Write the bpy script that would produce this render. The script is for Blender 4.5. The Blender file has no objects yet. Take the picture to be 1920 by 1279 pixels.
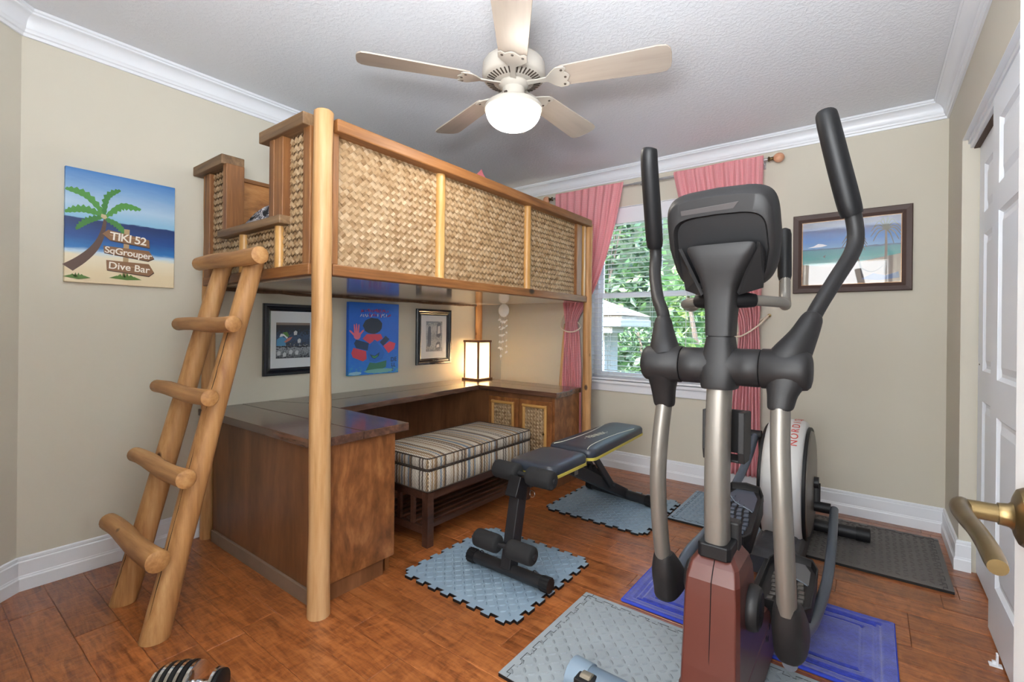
import bpy, bmesh, math, random
from mathutils import Vector, Matrix
from math import sin, cos, pi, radians as R

SC = bpy.context.scene
COL = SC.collection

# ------------------------------------------------------------------ camera
cam_d = bpy.data.cameras.new('camera')
cam = bpy.data.objects.new('camera', cam_d)
COL.objects.link(cam)
cam_d.sensor_width = 36.0
cam_d.lens = 889.64 / 1920 * 36
cam_d.shift_y = -23.86 / 1920
cam_d.clip_start = 0.02
fw = Vector((-0.603132, 0.797641, -0.0000839)).normalized()
rt = Vector((0.797596, 0.603099, 0.010627)).normalized()
up = rt.cross(fw).normalized()
m3 = Matrix((rt, up, -fw)).transposed()
cam.matrix_world = Matrix.Translation((0, 0, 1.155)) @ m3.to_4x4()
SC.camera = cam

# ------------------------------------------------------------------ light and exposure
SC.view_settings.view_transform = 'Standard'
SC.view_settings.look = 'None'
SC.view_settings.gamma = 1.0
SC.view_settings.use_curve_mapping = False
SC.view_settings.exposure = 1.28
GLOBE_POWER = 18.5
LANTERN_POWER = 4.5
world = bpy.data.worlds.new('world')
SC.world = world
world.use_nodes = True
wn = world.node_tree
sky = wn.nodes.new('ShaderNodeTexSky')
sky.sky_type = 'NISHITA'
sky.sun_disc = False
sky.sun_elevation = R(50)
sky.sun_rotation = R(200)
sky.air_density = 1.2
sky.dust_density = 2.5
wn.links.new(sky.outputs[0], wn.nodes['Background'].inputs[0])
wn.nodes['Background'].inputs[1].default_value = 2.2
def lamp(name, kind, loc, energy, color=(1, 1, 1), rot=(0, 0, 0), size=None, sy=None, **kw):
    d = bpy.data.lights.new(name, kind); o = bpy.data.objects.new(name, d); COL.objects.link(o)
    o.location = loc; o.rotation_euler = rot; d.energy = energy; d.color = color
    if size and kind == 'AREA':
        d.size = size
        if sy: d.shape = 'RECTANGLE'; d.size_y = sy
    elif size: d.shadow_soft_size = size
    for k, v in kw.items(): setattr(d, k, v)
    return o
lamp('sun', 'SUN', (0, 0, 5), 1.6, (1.0, 0.96, 0.88), (R(38), R(12), R(30)), angle=R(1.5))
# unseen fill light added behind the open doorway to brighten the room
lamp('doorway_fill', 'AREA', (-0.30, -0.55, 1.45), 24.0, (0.90, 0.95, 1.0), (R(94), 0, R(16)), 0.9, 1.6)
# unseen fill added beside the camera, turned up to brighten the ceiling; flash only assumed
lamp('ceiling_fill', 'AREA', (-0.05, -0.10, 1.50), 47.0, (0.90, 0.95, 1.0), (R(170), 0, R(35)), 0.5, 0.4)
lamp('hall_fill', 'POINT', (-0.5, -1.1, 0.9), 14.0, (1.0, 0.96, 0.92), size=0.35)  # unseen point fill added inside the hallway shell, no fixture there

# ------------------------------------------------------------------ mesh helpers
class MB:
    def __init__(s): s.v = []; s.f = []; s.m = []; s.t = []
    def add(s, vs, fs, mi=0, tone=0.0):
        b = len(s.v); s.v += [tuple(v) for v in vs]
        for f in fs: s.f.append([b + i for i in f]); s.m.append(mi); s.t.append(tone)
    def box(s, lo, hi, mi=0, tone=0.0, M=None):
        (x0, y0, z0), (x1, y1, z1) = lo, hi
        vs = [Vector(p) for p in ((x0,y0,z0),(x1,y0,z0),(x1,y1,z0),(x0,y1,z0),(x0,y0,z1),(x1,y0,z1),(x1,y1,z1),(x0,y1,z1))]
        if M is not None: vs = [M @ v for v in vs]
        s.add(vs, [(0,3,2,1),(4,5,6,7),(0,1,5,4),(1,2,6,5),(2,3,7,6),(3,0,4,7)], mi, tone)
        return s
    def rings(s, rings, cap=True, mi=0, closed=False, tone=0.0):
        n = len(rings[0]); vs = [v for r in rings for v in r]; fs = []
        k = len(rings)
        for i in range(k if closed else k - 1):
            a, b = i * n, ((i + 1) % k) * n
            for j in range(n):
                fs.append((a + j, a + (j + 1) % n, b + (j + 1) % n, b + j))
        if cap and not closed:
            fs.append(tuple(range(n))[::-1]); fs.append(tuple((k - 1) * n + j for j in range(n)))
        s.add(vs, fs, mi, tone); return s
    def tube(s, pts, rad, n=12, cap=True, mi=0, flat=1.0, upv=(0, 0, 1), tone=0.0):
        P = [Vector(p) for p in pts]; k = len(P)
        if not isinstance(rad, (list, tuple)): rad = [rad] * k
        rings = []; nrm = None
        for i in range(k):
            t = (P[min(i + 1, k - 1)] - P[max(i - 1, 0)]).normalized()
            if nrm is None:
                u0 = Vector(upv)
                if abs(t.dot(u0)) > 0.98: u0 = Vector((1, 0, 0)) if abs(t.x) < 0.9 else Vector((0, 1, 0))
                nrm = (u0 - t * t.dot(u0)).normalized()
            else:
                nrm = (nrm - t * t.dot(nrm)).normalized()
            bn = t.cross(nrm)
            r = rad[i]; ra, rb = (r if isinstance(r, tuple) else (r, r * flat))
            rings.append([P[i] + nrm * ra * cos(2*pi*j/n) + bn * rb * sin(2*pi*j/n) for j in range(n)])
        return s.rings(rings, cap, mi, tone=tone)
    def lathe(s, prof, c=(0, 0, 0), axis='z', n=24, mi=0, cap=True, sgn=1):
        rings = []
        for (r, h) in prof:
            ring = []
            for j in range(n):
                a = 2*pi*j/n; x, y = r*cos(a), r*sin(a)
                if axis == 'z': p = (c[0]+x, c[1]+y, c[2]+h)
                elif axis == 'x': p = (c[0]+h, c[1]+x, c[2]+y)
                else: p = (c[0]+x, c[1]+h, c[2]+y)
                ring.append(p)
            rings.append(ring)
        return s.rings(rings, cap, mi)
    def prism(s, poly, axis, a0, a1, mi=0, tone=0.0):
        def P(u, v, a): return {'x': (a, u, v), 'y': (u, a, v), 'z': (u, v, a)}[axis]
        n = len(poly)
        vs = [P(u, v, a0) for u, v in poly] + [P(u, v, a1) for u, v in poly]
        fs = [tuple(range(n))[::-1], tuple(range(n, 2*n))] + [(i, (i+1) % n, n+(i+1) % n, n+i) for i in range(n)]
        s.add(vs, fs, mi, tone); return s
    def build(s, name, mats, parent=None, smooth=False, bevel=0, seg=2, local=False, fixn=True, ang=35, subsurf=0):
        me = bpy.data.meshes.new(name)
        off = Vector((0, 0, 0)); loc = Vector((0, 0, 0))
        if parent is not None:
            if not local:
                root = parent
                while root.parent: root = root.parent
                off = Vector(root.location)
        elif not local:
            xs = [v[0] for v in s.v]; ys = [v[1] for v in s.v]; zs = [v[2] for v in s.v]
            off = loc = Vector(((min(xs)+max(xs))/2, (min(ys)+max(ys))/2, min(zs)))
        me.from_pydata([tuple(Vector(v) - off) for v in s.v], [], s.f)
        if not isinstance(mats, (list, tuple)): mats = [mats]
        for m in mats: me.materials.append(m)
        me.polygons.foreach_set('material_index', s.m)
        if any(s.t):
            at = me.attributes.new('tone', 'FLOAT', 'FACE'); at.data.foreach_set('value', s.t)
        me.update()
        if fixn:
            bm = bmesh.new(); bm.from_mesh(me); bmesh.ops.recalc_face_normals(bm, faces=bm.faces); bm.to_mesh(me); bm.free()
        if smooth:
            me.polygons.foreach_set('use_smooth', [True] * len(me.polygons))
            me.set_sharp_from_angle(angle=R(ang))
        o = bpy.data.objects.new(name, me); COL.objects.link(o); o.location = loc
        if parent is not None: o.parent = parent
        if bevel:
            b = o.modifiers.new('bevel', 'BEVEL'); b.width = bevel; b.segments = seg; b.limit_method = 'ANGLE'; b.angle_limit = R(40)
            b.harden_normals = False
        if subsurf:
            b = o.modifiers.new('sub', 'SUBSURF'); b.levels = subsurf; b.render_levels = subsurf
        return o

def smooth_path(pts, k=6):
    """Catmull-Rom through points (any tuple length)"""
    out = []
    P = [pts[0]] + list(pts) + [pts[-1]]
    for i in range(1, len(P) - 2):
        for j in range(k):
            t = j / k; a, b, c, d = P[i-1], P[i], P[i+1], P[i+2]
            out.append(tuple(0.5*((2*b[q]) + (-a[q]+c[q])*t + (2*a[q]-5*b[q]+4*c[q]-d[q])*t*t + (-a[q]+3*b[q]-3*c[q]+d[q])*t**3) for q in range(len(a))))
    out.append(tuple(pts[-1])); return out

def stube(mb, pts, k=6, n=14, mi=0, flat=1.0, upv=(0, 0, 1)):
    """pts: (x,y,z,r)"""
    P = smooth_path(pts, k)
    return mb.tube([p[:3] for p in P], [p[3] for p in P], n, True, mi, flat, upv)

def thing(name, label, cat, loc=(0, 0, 0), group=None):
    o = bpy.data.objects.new(name, None); COL.objects.link(o); o.location = loc
    o.empty_display_size = 0.1
    bpy.context.view_layer.update()
    o['label'] = label; o['category'] = cat
    if group: o['group'] = group
    return o
def tag(o, label, cat, group=None):
    o['label'] = label; o['category'] = cat
    if group: o['group'] = group
    return o
def struct(o): o['kind'] = 'structure'; return o
def stuff(o): o['kind'] = 'stuff'; return o
def lab(o, l): o['label'] = l; return o

def clip_poly(poly, x0, x1, y0, y1):
    def cl(p, f, inter):
        out = []
        for i in range(len(p)):
            a, b = p[i], p[(i+1) % len(p)]
            fa, fb = f(a), f(b)
            if fa: out.append(a)
            if fa != fb: out.append(inter(a, b))
        return out
    def ix(x): return lambda a, b: (x, a[1] + (b[1]-a[1])*(x-a[0])/(b[0]-a[0]))
    def iy(y): return lambda a, b: (a[0] + (b[0]-a[0])*(y-a[1])/(b[1]-a[1]), y)
    for f, i in ((lambda p: p[0] >= x0, ix(x0)), (lambda p: p[0] <= x1, ix(x1)), (lambda p: p[1] >= y0, iy(y0)), (lambda p: p[1] <= y1, iy(y1))):
        if not poly: return []
        poly = cl(poly, f, i)
    return poly

def weave(mb, origin, U, V, N, W, H, c=0.027, rnd=None, h0=0.0055):
    """diagonal twill of flat strips, every float of a strip its own raised arch; sheet spans origin + U*[0,W] + V*[0,H]"""
    rnd = rnd or random
    O = Vector(origin); U = Vector(U); V = Vector(V); N = Vector(N)
    s = math.sqrt(0.5)
    n = int((W + H) / c) + 4
    def put(cx, cy, ax, ay, L, w, h0):
        px, py = -ay, ax
        tone = rnd.random()
        j = rnd.uniform(-0.0012, 0.0012)
        for (t0, t1, e0, e1) in ((-1, 0, 0, 1), (0, 1, 1, 0)):
            q = []
            for (t, sg) in ((t0, -1), (t1, -1), (t1, 1), (t0, 1)):
                q.append((cx + ax*t*L/2 + px*sg*w/2, cy + ay*t*L/2 + py*sg*w/2))
            q = clip_poly(q, 0, W, 0, H)
            if len(q) < 3: continue
            vs = []
            for (x, y) in q:
                t = abs(((x-cx)*ax + (y-cy)*ay) / (L/2))
                side = ((x-cx)*px + (y-cy)*py) / (w/2)
                h = h0 * (1 - t*t) + 0.0006 + j*side
                vs.append(O + U*x + V*y + N*h)
            mb.add(vs, [tuple(range(len(vs)))], 0, 0.02 + tone*0.96)
    for i in range(-n, n):
        for jj in range(-n, n):
            k = (i + jj) % 2
            a = (i + 0.5) * c; b = (jj + 0.5) * c
            x = W/2 + (a - b) * s; y = H/2 + (a + b) * s
            if -c*2 < x < W + c*2 and -c*2 < y < H + c*2:
                if k == 0: put(x, y, s, s, c*1.12, c*0.95, h0)
                else: put(x, y, -s, s, c*1.12, c*0.95, h0)
            continue
            # direction A strips run along +45, index jj across
            if k == 0:
                a = (i + 1) * c; b = (jj + 0.5) * c     # float covers cells i, i+1
                x = W/2 + (a - b) * s; y = H/2 + (a + b) * s
                if -c*2 < x < W + c*2 and -c*2 < y < H + c*2: put(x, y, s, s, 2*c*1.02, c*0.93, h0)
            if k == 2:
                a = (i + 0.5) * c; b = (jj + 1) * c
                x = W/2 + (a - b) * s; y = H/2 + (a + b) * s
                if -c*2 < x < W + c*2 and -c*2 < y < H + c*2: put(x, y, -s, s, 2*c*1.02, c*0.93, h0)
    return mb

# ------------------------------------------------------------------ materials
def nmat(name):
    m = bpy.data.materials.new(name); m.use_nodes = True
    nt = m.node_tree; b = nt.nodes['Principled BSDF']
    return m, nt, b
def mixc(nt, fac, a, b, blend='MIX'):
    n = nt.nodes.new('ShaderNodeMix'); n.data_type = 'RGBA'; n.blend_type = blend
    for key, val in ((0, fac), (6, a), (7, b)):
        if hasattr(val, 'links') or hasattr(val, 'is_output'): nt.links.new(val, n.inputs[key])
        elif key == 0: n.inputs[0].default_value = val
        else: n.inputs[key].default_value = (*val[:3], 1)
    return n.outputs[2]
def math_(nt, op, a, b=None, c=None):
    n = nt.nodes.new('ShaderNodeMath'); n.operation = op
    for i, v in enumerate((a, b, c)):
        if v is None: continue
        if hasattr(v, 'is_output'): nt.links.new(v, n.inputs[i])
        else: n.inputs[i].default_value = v
    return n.outputs[0]
def noise(nt, vec, scale, detail=3, rough=0.5, dist=0):
    n = nt.nodes.new('ShaderNodeTexNoise'); n.inputs['Scale'].default_value = scale
    n.inputs['Detail'].default_value = detail; n.inputs['Roughness'].default_value = rough; n.inputs['Distortion'].default_value = dist
    if vec is not None: nt.links.new(vec, n.inputs['Vector'])
    return n.outputs[0]
def coords(nt, kind='Object', scale=(1, 1, 1), rot=(0, 0, 0)):
    t = nt.nodes.new('ShaderNodeTexCoord'); m = nt.nodes.new('ShaderNodeMapping')
    m.inputs['Scale'].default_value = scale; m.inputs['Rotation'].default_value = rot
    nt.links.new(t.outputs[kind], m.inputs['Vector']); return m.outputs[0]
def ramp(nt, fac, stops, interp='LINEAR'):
    n = nt.nodes.new('ShaderNodeValToRGB'); cr = n.color_ramp; cr.interpolation = interp
    while len(cr.elements) < len(stops): cr.elements.new(0.5)
    for e, (p, c) in zip(cr.elements, stops): e.position = p; e.color = (*c, 1) if len(c) == 3 else c
    nt.links.new(fac, n.inputs[0]); return n.outputs[0]
def bump(nt, b, h, strength=0.3, dist=0.002):
    n = nt.nodes.new('ShaderNodeBump'); n.inputs['Strength'].default_value = strength; n.inputs['Distance'].default_value = dist
    nt.links.new(h, n.inputs['Height']); nt.links.new(n.outputs[0], b.inputs['Normal'])
def s2l(r, g, b):
    f = lambda c: (c/255/12.92) if c/255 <= 0.04045 else ((c/255+0.055)/1.055)**2.4
    return (f(r), f(g), f(b))

def plain(name, col, rough=0.5, metal=0.0, bumps=0, bscale=200, var=0.0, vscale=8, coat=0, spec=None, sheen=0):
    m, nt, b = nmat(name)
    b.inputs['Base Color'].default_value = (*col, 1); b.inputs['Roughness'].default_value = rough; b.inputs['Metallic'].default_value = metal
    if coat: b.inputs['Coat Weight'].default_value = coat; b.inputs['Coat Roughness'].default_value = 0.15
    if spec is not None: b.inputs['Specular IOR Level'].default_value = spec
    if sheen: b.inputs['Sheen Weight'].default_value = sheen
    v = coords(nt)
    if var:
        n = noise(nt, v, vscale, 4)
        d = tuple(c*(1-var) for c in col); l = tuple(min(1, c*(1+var)) for c in col)
        nt.links.new(ramp(nt, n, [(0.3, d), (0.7, l)]), b.inputs['Base Color'])
    if bumps: bump(nt, b, noise(nt, v, bscale, 3), bumps, 0.001)
    return m

def wood(name, dark, mid, light, grain='y', fine=45, rough=0.5, bumps=0.25, coat=0, knots=0.0, swirl=1.2, big=3.0, objrand=0.0, stretch=0.07):
    m, nt, b = nmat(name)
    sc = {'x': (stretch, 1, 1), 'y': (1, stretch, 1), 'z': (1, 1, stretch)}[grain]
    v = coords(nt, 'Object', sc)
    if objrand:
        oi = nt.nodes.new('ShaderNodeObjectInfo'); ad = nt.nodes.new('ShaderNodeVectorMath'); ad.operation = 'ADD'
        cb = nt.nodes.new('ShaderNodeCombineXYZ')
        r9 = math_(nt, 'MULTIPLY', oi.outputs['Random'], 17.0)
        for i in range(3): nt.links.new(r9, cb.inputs[i])
        nt.links.new(v, ad.inputs[0]); nt.links.new(cb.outputs[0], ad.inputs[1]); v = ad.outputs[0]
    n1 = noise(nt, v, big*3, 5, 0.6, swirl); n2 = noise(nt, v, fine*2, 3, 0.6)
    mixn = math_(nt, 'ADD', math_(nt, 'MULTIPLY', n1, 0.7), math_(nt, 'MULTIPLY', n2, 0.3))
    c = ramp(nt, mixn, [(0.32, dark), (0.5, mid), (0.68, light)])
    if objrand:
        k = math_(nt, 'ADD', 1.0 - objrand, math_(nt, 'MULTIPLY', oi.outputs['Random'], 2*objrand))
        hs = nt.nodes.new('ShaderNodeHueSaturation'); nt.links.new(k, hs.inputs['Value']); nt.links.new(c, hs.inputs['Color']); c = hs.outputs[0]
    if knots:
        vo = nt.nodes.new('ShaderNodeTexVoronoi'); vo.inputs['Scale'].default_value = knots
        nt.links.new(coords(nt, 'Object', {'x': (0.6, 1, 1), 'y': (1, 0.6, 1), 'z': (1, 1, 0.6)}[grain]), vo.inputs['Vector'])
        kf = ramp(nt, vo.outputs['Distance'], [(0.07, (1, 1, 1)), (0.125, (0, 0, 0))])
        c = mixc(nt, kf, c, tuple(x*0.25 for x in dark))
    nt.links.new(c, b.inputs['Base Color'])
    b.inputs['Roughness'].default_value = rough
    if coat: b.inputs['Coat Weight'].default_value = coat; b.inputs['Coat Roughness'].default_value = 0.12
    if bumps: bump(nt, b, mixn, bumps, 0.003)
    return m

def emis(name, col, strength):
    m, nt, b = nmat(name)
    b.inputs['Base Color'].default_value = (*col, 1)
    b.inputs['Emission Color'].default_value = (*col, 1); b.inputs['Emission Strength'].default_value = strength
    return m

M = {}
def wall_mat():
    m, nt, b = nmat('wall paint')
    v = coords(nt)
    b.inputs['Base Color'].default_value = (0.60, 0.565, 0.475, 1)
    b.inputs['Roughness'].default_value = 0.62
    bump(nt, b, noise(nt, v, 180, 4, 0.6), 0.12, 0.0015); return m
def ceil_mat():
    m, nt, b = nmat('ceiling texture')
    v = coords(nt)
    b.inputs['Base Color'].default_value = (0.76, 0.78, 0.82, 1); b.inputs['Roughness'].default_value = 0.85
    n = noise(nt, v, 55, 5, 0.62, 0.4)
    h = ramp(nt, n, [(0.45, (0, 0, 0)), (0.62, (1, 1, 1))])
    bump(nt, b, h, 0.32, 0.004); return m
def floor_mat():
    m, nt, b = nmat('hand scraped hardwood')
    oi = nt.nodes.new('ShaderNodeObjectInfo')
    v0 = coords(nt, 'Object', (1, 1, 1))
    ad = nt.nodes.new('ShaderNodeVectorMath'); ad.operation = 'ADD'
    cb = nt.nodes.new('ShaderNodeCombineXYZ'); r9 = math_(nt, 'MULTIPLY', oi.outputs['Random'], 23.0)
    for i in range(3): nt.links.new(r9, cb.inputs[i])
    nt.links.new(v0, ad.inputs[0]); nt.links.new(cb.outputs[0], ad.inputs[1])
    mp = nt.nodes.new('ShaderNodeMapping'); mp.inputs['Scale'].default_value = (0.14, 1, 1); nt.links.new(ad.outputs[0], mp.inputs[0])
    mp2 = nt.nodes.new('ShaderNodeMapping'); mp2.inputs['Scale'].default_value = (1.0, 0.45, 1); nt.links.new(ad.outputs[0], mp2.inputs[0])
    n1 = noise(nt, mp.outputs[0], 22, 5, 0.62, 1.8); n2 = noise(nt, mp.outputs[0], 120, 3, 0.6)
    n3 = noise(nt, mp2.outputs[0], 26, 4, 0.65, 1.0)          # scraped chatter across the plank
    mixn = math_(nt, 'ADD', math_(nt, 'ADD', math_(nt, 'MULTIPLY', n1, 0.5), math_(nt, 'MULTIPLY', n2, 0.2)), math_(nt, 'MULTIPLY', n3, 0.3))
    c = ramp(nt, mixn, [(0.32, s2l(72, 33, 13)), (0.44, s2l(124, 68, 33)), (0.54, s2l(156, 92, 48)), (0.70, s2l(184, 118, 68))])
    k = math_(nt, 'ADD', 0.82, math_(nt, 'MULTIPLY', oi.outputs['Random'], 0.36))
    hs = nt.nodes.new('ShaderNodeHueSaturation'); nt.links.new(k, hs.inputs['Value']); nt.links.new(c, hs.inputs['Color'])
    nt.links.new(hs.outputs[0], b.inputs['Base Color'])
    b.inputs['Roughness'].default_value = 0.3
    b.inputs['Coat Weight'].default_value = 0.25; b.inputs['Coat Roughness'].default_value = 0.2
    bump(nt, b, math_(nt, 'ADD', n3, math_(nt, 'MULTIPLY', n2, 0.3)), 0.5, 0.004)
    return m
def weave_mat():
    m, nt, b = nmat('woven palm strips')
    at = nt.nodes.new('ShaderNodeAttribute'); at.attribute_name = 'tone'
    c = ramp(nt, at.outputs['Fac'], [(0.0, s2l(118, 90, 60)), (0.15, s2l(144, 116, 84)), (0.6, s2l(160, 134, 102)), (1.0, s2l(176, 153, 124))])
    v = coords(nt, 'Object', (1, 1, 1))
    c = mixc(nt, math_(nt, 'MULTIPLY', noise(nt, v, 260, 2), 0.35), c, s2l(176, 138, 92))
    nt.links.new(c, b.inputs['Base Color']); b.inputs['Roughness'].default_value = 0.5
    return m
def stripe_mat():
    m, nt, b = nmat('braided stripe upholstery')
    tc = nt.nodes.new('ShaderNodeTexCoord'); sx = nt.nodes.new('ShaderNodeSeparateXYZ'); nt.links.new(tc.outputs['Object'], sx.inputs[0])
    ge = nt.nodes.new('ShaderNodeSeparateXYZ'); nt.links.new(tc.outputs['Normal'], ge.inputs[0])
    isy = math_(nt, 'GREATER_THAN', math_(nt, 'ABSOLUTE', ge.outputs[1]), 0.7)
    isz = math_(nt, 'GREATER_THAN', math_(nt, 'ABSOLUTE', ge.outputs[2]), 0.7)
    # coordinate across stripes
    def sel(f, a, bb): return math_(nt, 'ADD', math_(nt, 'MULTIPLY', f, bb), math_(nt, 'MULTIPLY', math_(nt, 'SUBTRACT', 1.0, f), a))
    across = sel(isy, sx.outputs[1], sx.outputs[0])
    along = sel(isz, sx.outputs[2], sx.outputs[0])
    a = math_(nt, 'MULTIPLY', across, 92.0)
    wv = math_(nt, 'MULTIPLY', math_(nt, 'PINGPONG', math_(nt, 'MULTIPLY', along, 48.0), 0.5), 0.9)
    cell = math_(nt, 'FLOOR', math_(nt, 'ADD', a, 100.0))
    fr = math_(nt, 'FRACT', math_(nt, 'ADD', a, 100.0))
    wn_ = nt.nodes.new('ShaderNodeTexWhiteNoise'); wn_.noise_dimensions = '1D'; nt.links.new(cell, wn_.inputs['W'])
    c = ramp(nt, wn_.outputs['Value'], [(0.0, s2l(196, 186, 170)), (0.22, s2l(156, 126, 88)), (0.38, s2l(84, 70, 62)), (0.52, s2l(190, 176, 156)), (0.68, s2l(108, 124, 140)), (0.78, s2l(206, 198, 184)), (0.90, s2l(132, 104, 76))], 'CONSTANT')
    d = math_(nt, 'ABSOLUTE', math_(nt, 'SUBTRACT', fr, math_(nt, 'ADD', 0.28, wv)))
    kf = math_(nt, 'LESS_THAN', d, 0.2)
    c = mixc(nt, math_(nt, 'MULTIPLY', kf, 0.8), c, s2l(48, 40, 36))
    nt.links.new(c, b.inputs['Base Color']); b.inputs['Roughness'].default_value = 0.9
    bump(nt, b, math_(nt, 'ADD', fr, math_(nt, 'MULTIPLY', kf, -0.6)), 0.4, 0.002)
    return m
def gingham():
    m, nt, b = nmat('pink woven gingham cloth')
    uv = coords(nt, 'UV', (1, 1, 1))
    s = nt.nodes.new('ShaderNodeSeparateXYZ'); nt.links.new(uv, s.inputs[0])
    fx = math_(nt, 'GREATER_THAN', math_(nt, 'FRACT', math_(nt, 'MULTIPLY', s.outputs[0], 170.0)), 0.5)
    fy = math_(nt, 'GREATER_THAN', math_(nt, 'FRACT', math_(nt, 'MULTIPLY', s.outputs[1], 170.0)), 0.5)
    f = math_(nt, 'MULTIPLY', math_(nt, 'ADD', fx, fy), 0.5)
    c = mixc(nt, f, s2l(240, 116, 136), s2l(255, 226, 226))
    nt.links.new(c, b.inputs['Base Color']); b.inputs['Roughness'].default_value = 0.85
    b.inputs['Sheen Weight'].default_value = 0.2
    tr = nt.nodes.new('ShaderNodeBsdfTranslucent'); nt.links.new(c, tr.inputs[0])
    mx = nt.nodes.new('ShaderNodeMixShader'); mx.inputs[0].default_value = 0.4
    nt.links.new(b.outputs[0], mx.inputs[1]); nt.links.new(tr.outputs[0], mx.inputs[2])
    nt.links.new(mx.outputs[0], nt.nodes['Material Output'].inputs[0])
    return m
def glass_mat():
    m, nt, b = nmat('window glass')
    t = nt.nodes.new('ShaderNodeBsdfTransparent'); g = nt.nodes.new('ShaderNodeBsdfGlossy'); g.inputs['Roughness'].default_value = 0.02
    fr = nt.nodes.new('ShaderNodeFresnel'); fr.inputs[0].default_value = 1.45
    mx = nt.nodes.new('ShaderNodeMixShader')
    nt.links.new(fr.outputs[0], mx.inputs[0]); nt.links.new(t.outputs[0], mx.inputs[1]); nt.links.new(g.outputs[0], mx.inputs[2])
    nt.links.new(mx.outputs[0], nt.nodes['Material Output'].inputs[0]); return m

def camo():
    m, nt, b = nmat('camouflage bedding')
    n = noise(nt, coords(nt), 16, 3, 0.55, 0.6)
    nt.links.new(ramp(nt, n, [(0.0, s2l(40, 40, 46)), (0.40, s2l(120, 120, 130)), (0.48, s2l(214, 212, 216)), (0.55, s2l(92, 92, 102)), (0.60, s2l(184, 182, 188)), (0.66, s2l(44, 44, 50))], 'CONSTANT'), b.inputs['Base Color'])
    b.inputs['Roughness'].default_value = 0.9; return m
M['wall'] = wall_mat(); M['ceil'] = ceil_mat(); M['plank'] = floor_mat()
M['trim'] = plain('white trim paint', (0.78, 0.81, 0.86), 0.35)
M['door'] = plain('white door paint', (0.80, 0.84, 0.90), 0.4)
M['doorwarm'] = plain('entry door paint', (0.74, 0.74, 0.74), 0.4, bumps=0.1, bscale=90)
M['log'] = wood('peeled log', s2l(136, 88, 48), s2l(180, 132, 82), s2l(206, 164, 114), 'z', 30, 0.55, 0.4, knots=8)
M['logx'] = wood('peeled log rung', s2l(132, 84, 44), s2l(174, 126, 76), s2l(200, 158, 106), 'x', 30, 0.55, 0.4, knots=8)
M['logend'] = wood('cut log end', s2l(180, 130, 76), s2l(212, 165, 108), s2l(228, 188, 136), 'x', 40, 0.6, 0.2)
M['pole'] = wood('peeled pale pole', s2l(140, 94, 50), s2l(182, 140, 92), s2l(206, 170, 126), 'z', 26, 0.5, 0.4, knots=5, big=2.4)
M['frame'] = wood('stained pine frame', s2l(86, 50, 24), s2l(126, 80, 40), s2l(158, 108, 62), 'y', 40, 0.5, 0.3, knots=5)
M['framex'] = wood('stained pine frame x', s2l(86, 50, 24), s2l(126, 80, 40), s2l(158, 108, 62), 'x', 40, 0.5, 0.3, knots=5)
M['framez'] = wood('stained pine frame z', s2l(84, 48, 24), s2l(122, 78, 40), s2l(152, 104, 60), 'z', 40, 0.5, 0.3, knots=5)
M['cap'] = wood('weathered cap board', s2l(70, 50, 32), s2l(112, 84, 56), s2l(142, 112, 80), 'x', 40, 0.55, 0.35)
M['bamboo'] = wood('bamboo pole', s2l(158, 112, 58), s2l(184, 138, 78), s2l(204, 162, 100), 'z', 30, 0.35, 0.1)
M['bamboox'] = wood('bamboo pole x', s2l(154, 108, 54), s2l(180, 134, 74), s2l(198, 156, 96), 'x', 30, 0.35, 0.1)
M['weave'] = weave_mat()
M['weaveback'] = plain('weave backing', s2l(120, 88, 52), 0.8)
M['ply'] = wood('stained plywood', s2l(120, 72, 34), s2l(176, 118, 62), s2l(200, 146, 88), 'y', 20, 0.4, 0.2, swirl=3, big=1.5, stretch=0.3)
M['underside'] = wood('varnished platform underside', s2l(196, 178, 156), s2l(212, 198, 178), s2l(222, 210, 192), 'y', 16, 0.14, 0.02, coat=0.8)
M['desk'] = wood('dark stained plywood', s2l(82, 46, 22), s2l(126, 78, 42), s2l(164, 110, 66), 'z', 14, 0.38, 0.12, swirl=4, big=1.4, stretch=0.45)
M['deskside'] = wood('brown stained panel', s2l(84, 52, 30), s2l(114, 74, 46), s2l(136, 92, 60), 'z', 14, 0.4, 0.08, swirl=1.5, big=1.2, stretch=0.2)
M['desktop'] = wood('dark walnut slab', s2l(50, 34, 28), s2l(84, 58, 46), s2l(122, 86, 66), 'y', 40, 0.26, 0.3, coat=0.5, swirl=1.6)
M['desktopx'] = wood('dark walnut slab x', s2l(50, 34, 28), s2l(84, 58, 46), s2l(122, 86, 66), 'x', 40, 0.26, 0.3, coat=0.5, swirl=1.6)
M['darkwood'] = wood('espresso bench wood', s2l(40, 24, 18), s2l(66, 42, 32), s2l(90, 60, 46), 'y', 30, 0.3, 0.1)
M['toe'] = plain('grey brown toe board', s2l(120, 100, 84), 0.5, var=0.12)
M['stripe'] = stripe_mat()
M['piping'] = plain('dark piping cord', s2l(60, 48, 40), 0.8)
M['black'] = plain('satin black plastic', (0.016, 0.015, 0.0155), 0.5, bumps=0.1, bscale=500, spec=0.35)
M['black2'] = plain('matte black plastic', (0.006, 0.006, 0.007), 0.5, spec=0.35)
M['blackmetal'] = plain('black powder coat', (0.016, 0.016, 0.018), 0.42, spec=0.4)
M['rubber'] = plain('black foam', (0.009, 0.009, 0.010), 0.85, bumps=0.3, bscale=700)
M['vinyl'] = plain('black vinyl upholstery', (0.030, 0.036, 0.050), 0.36, bumps=0.1, bscale=300)
M['yellow'] = plain('yellow piping vinyl', s2l(188, 174, 76), 0.5)
M['cream'] = plain('cream piping cord', s2l(206, 206, 190), 0.6)
M['silver'] = plain('champagne silver paint', s2l(126, 121, 114), 0.38, 0.5)
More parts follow.
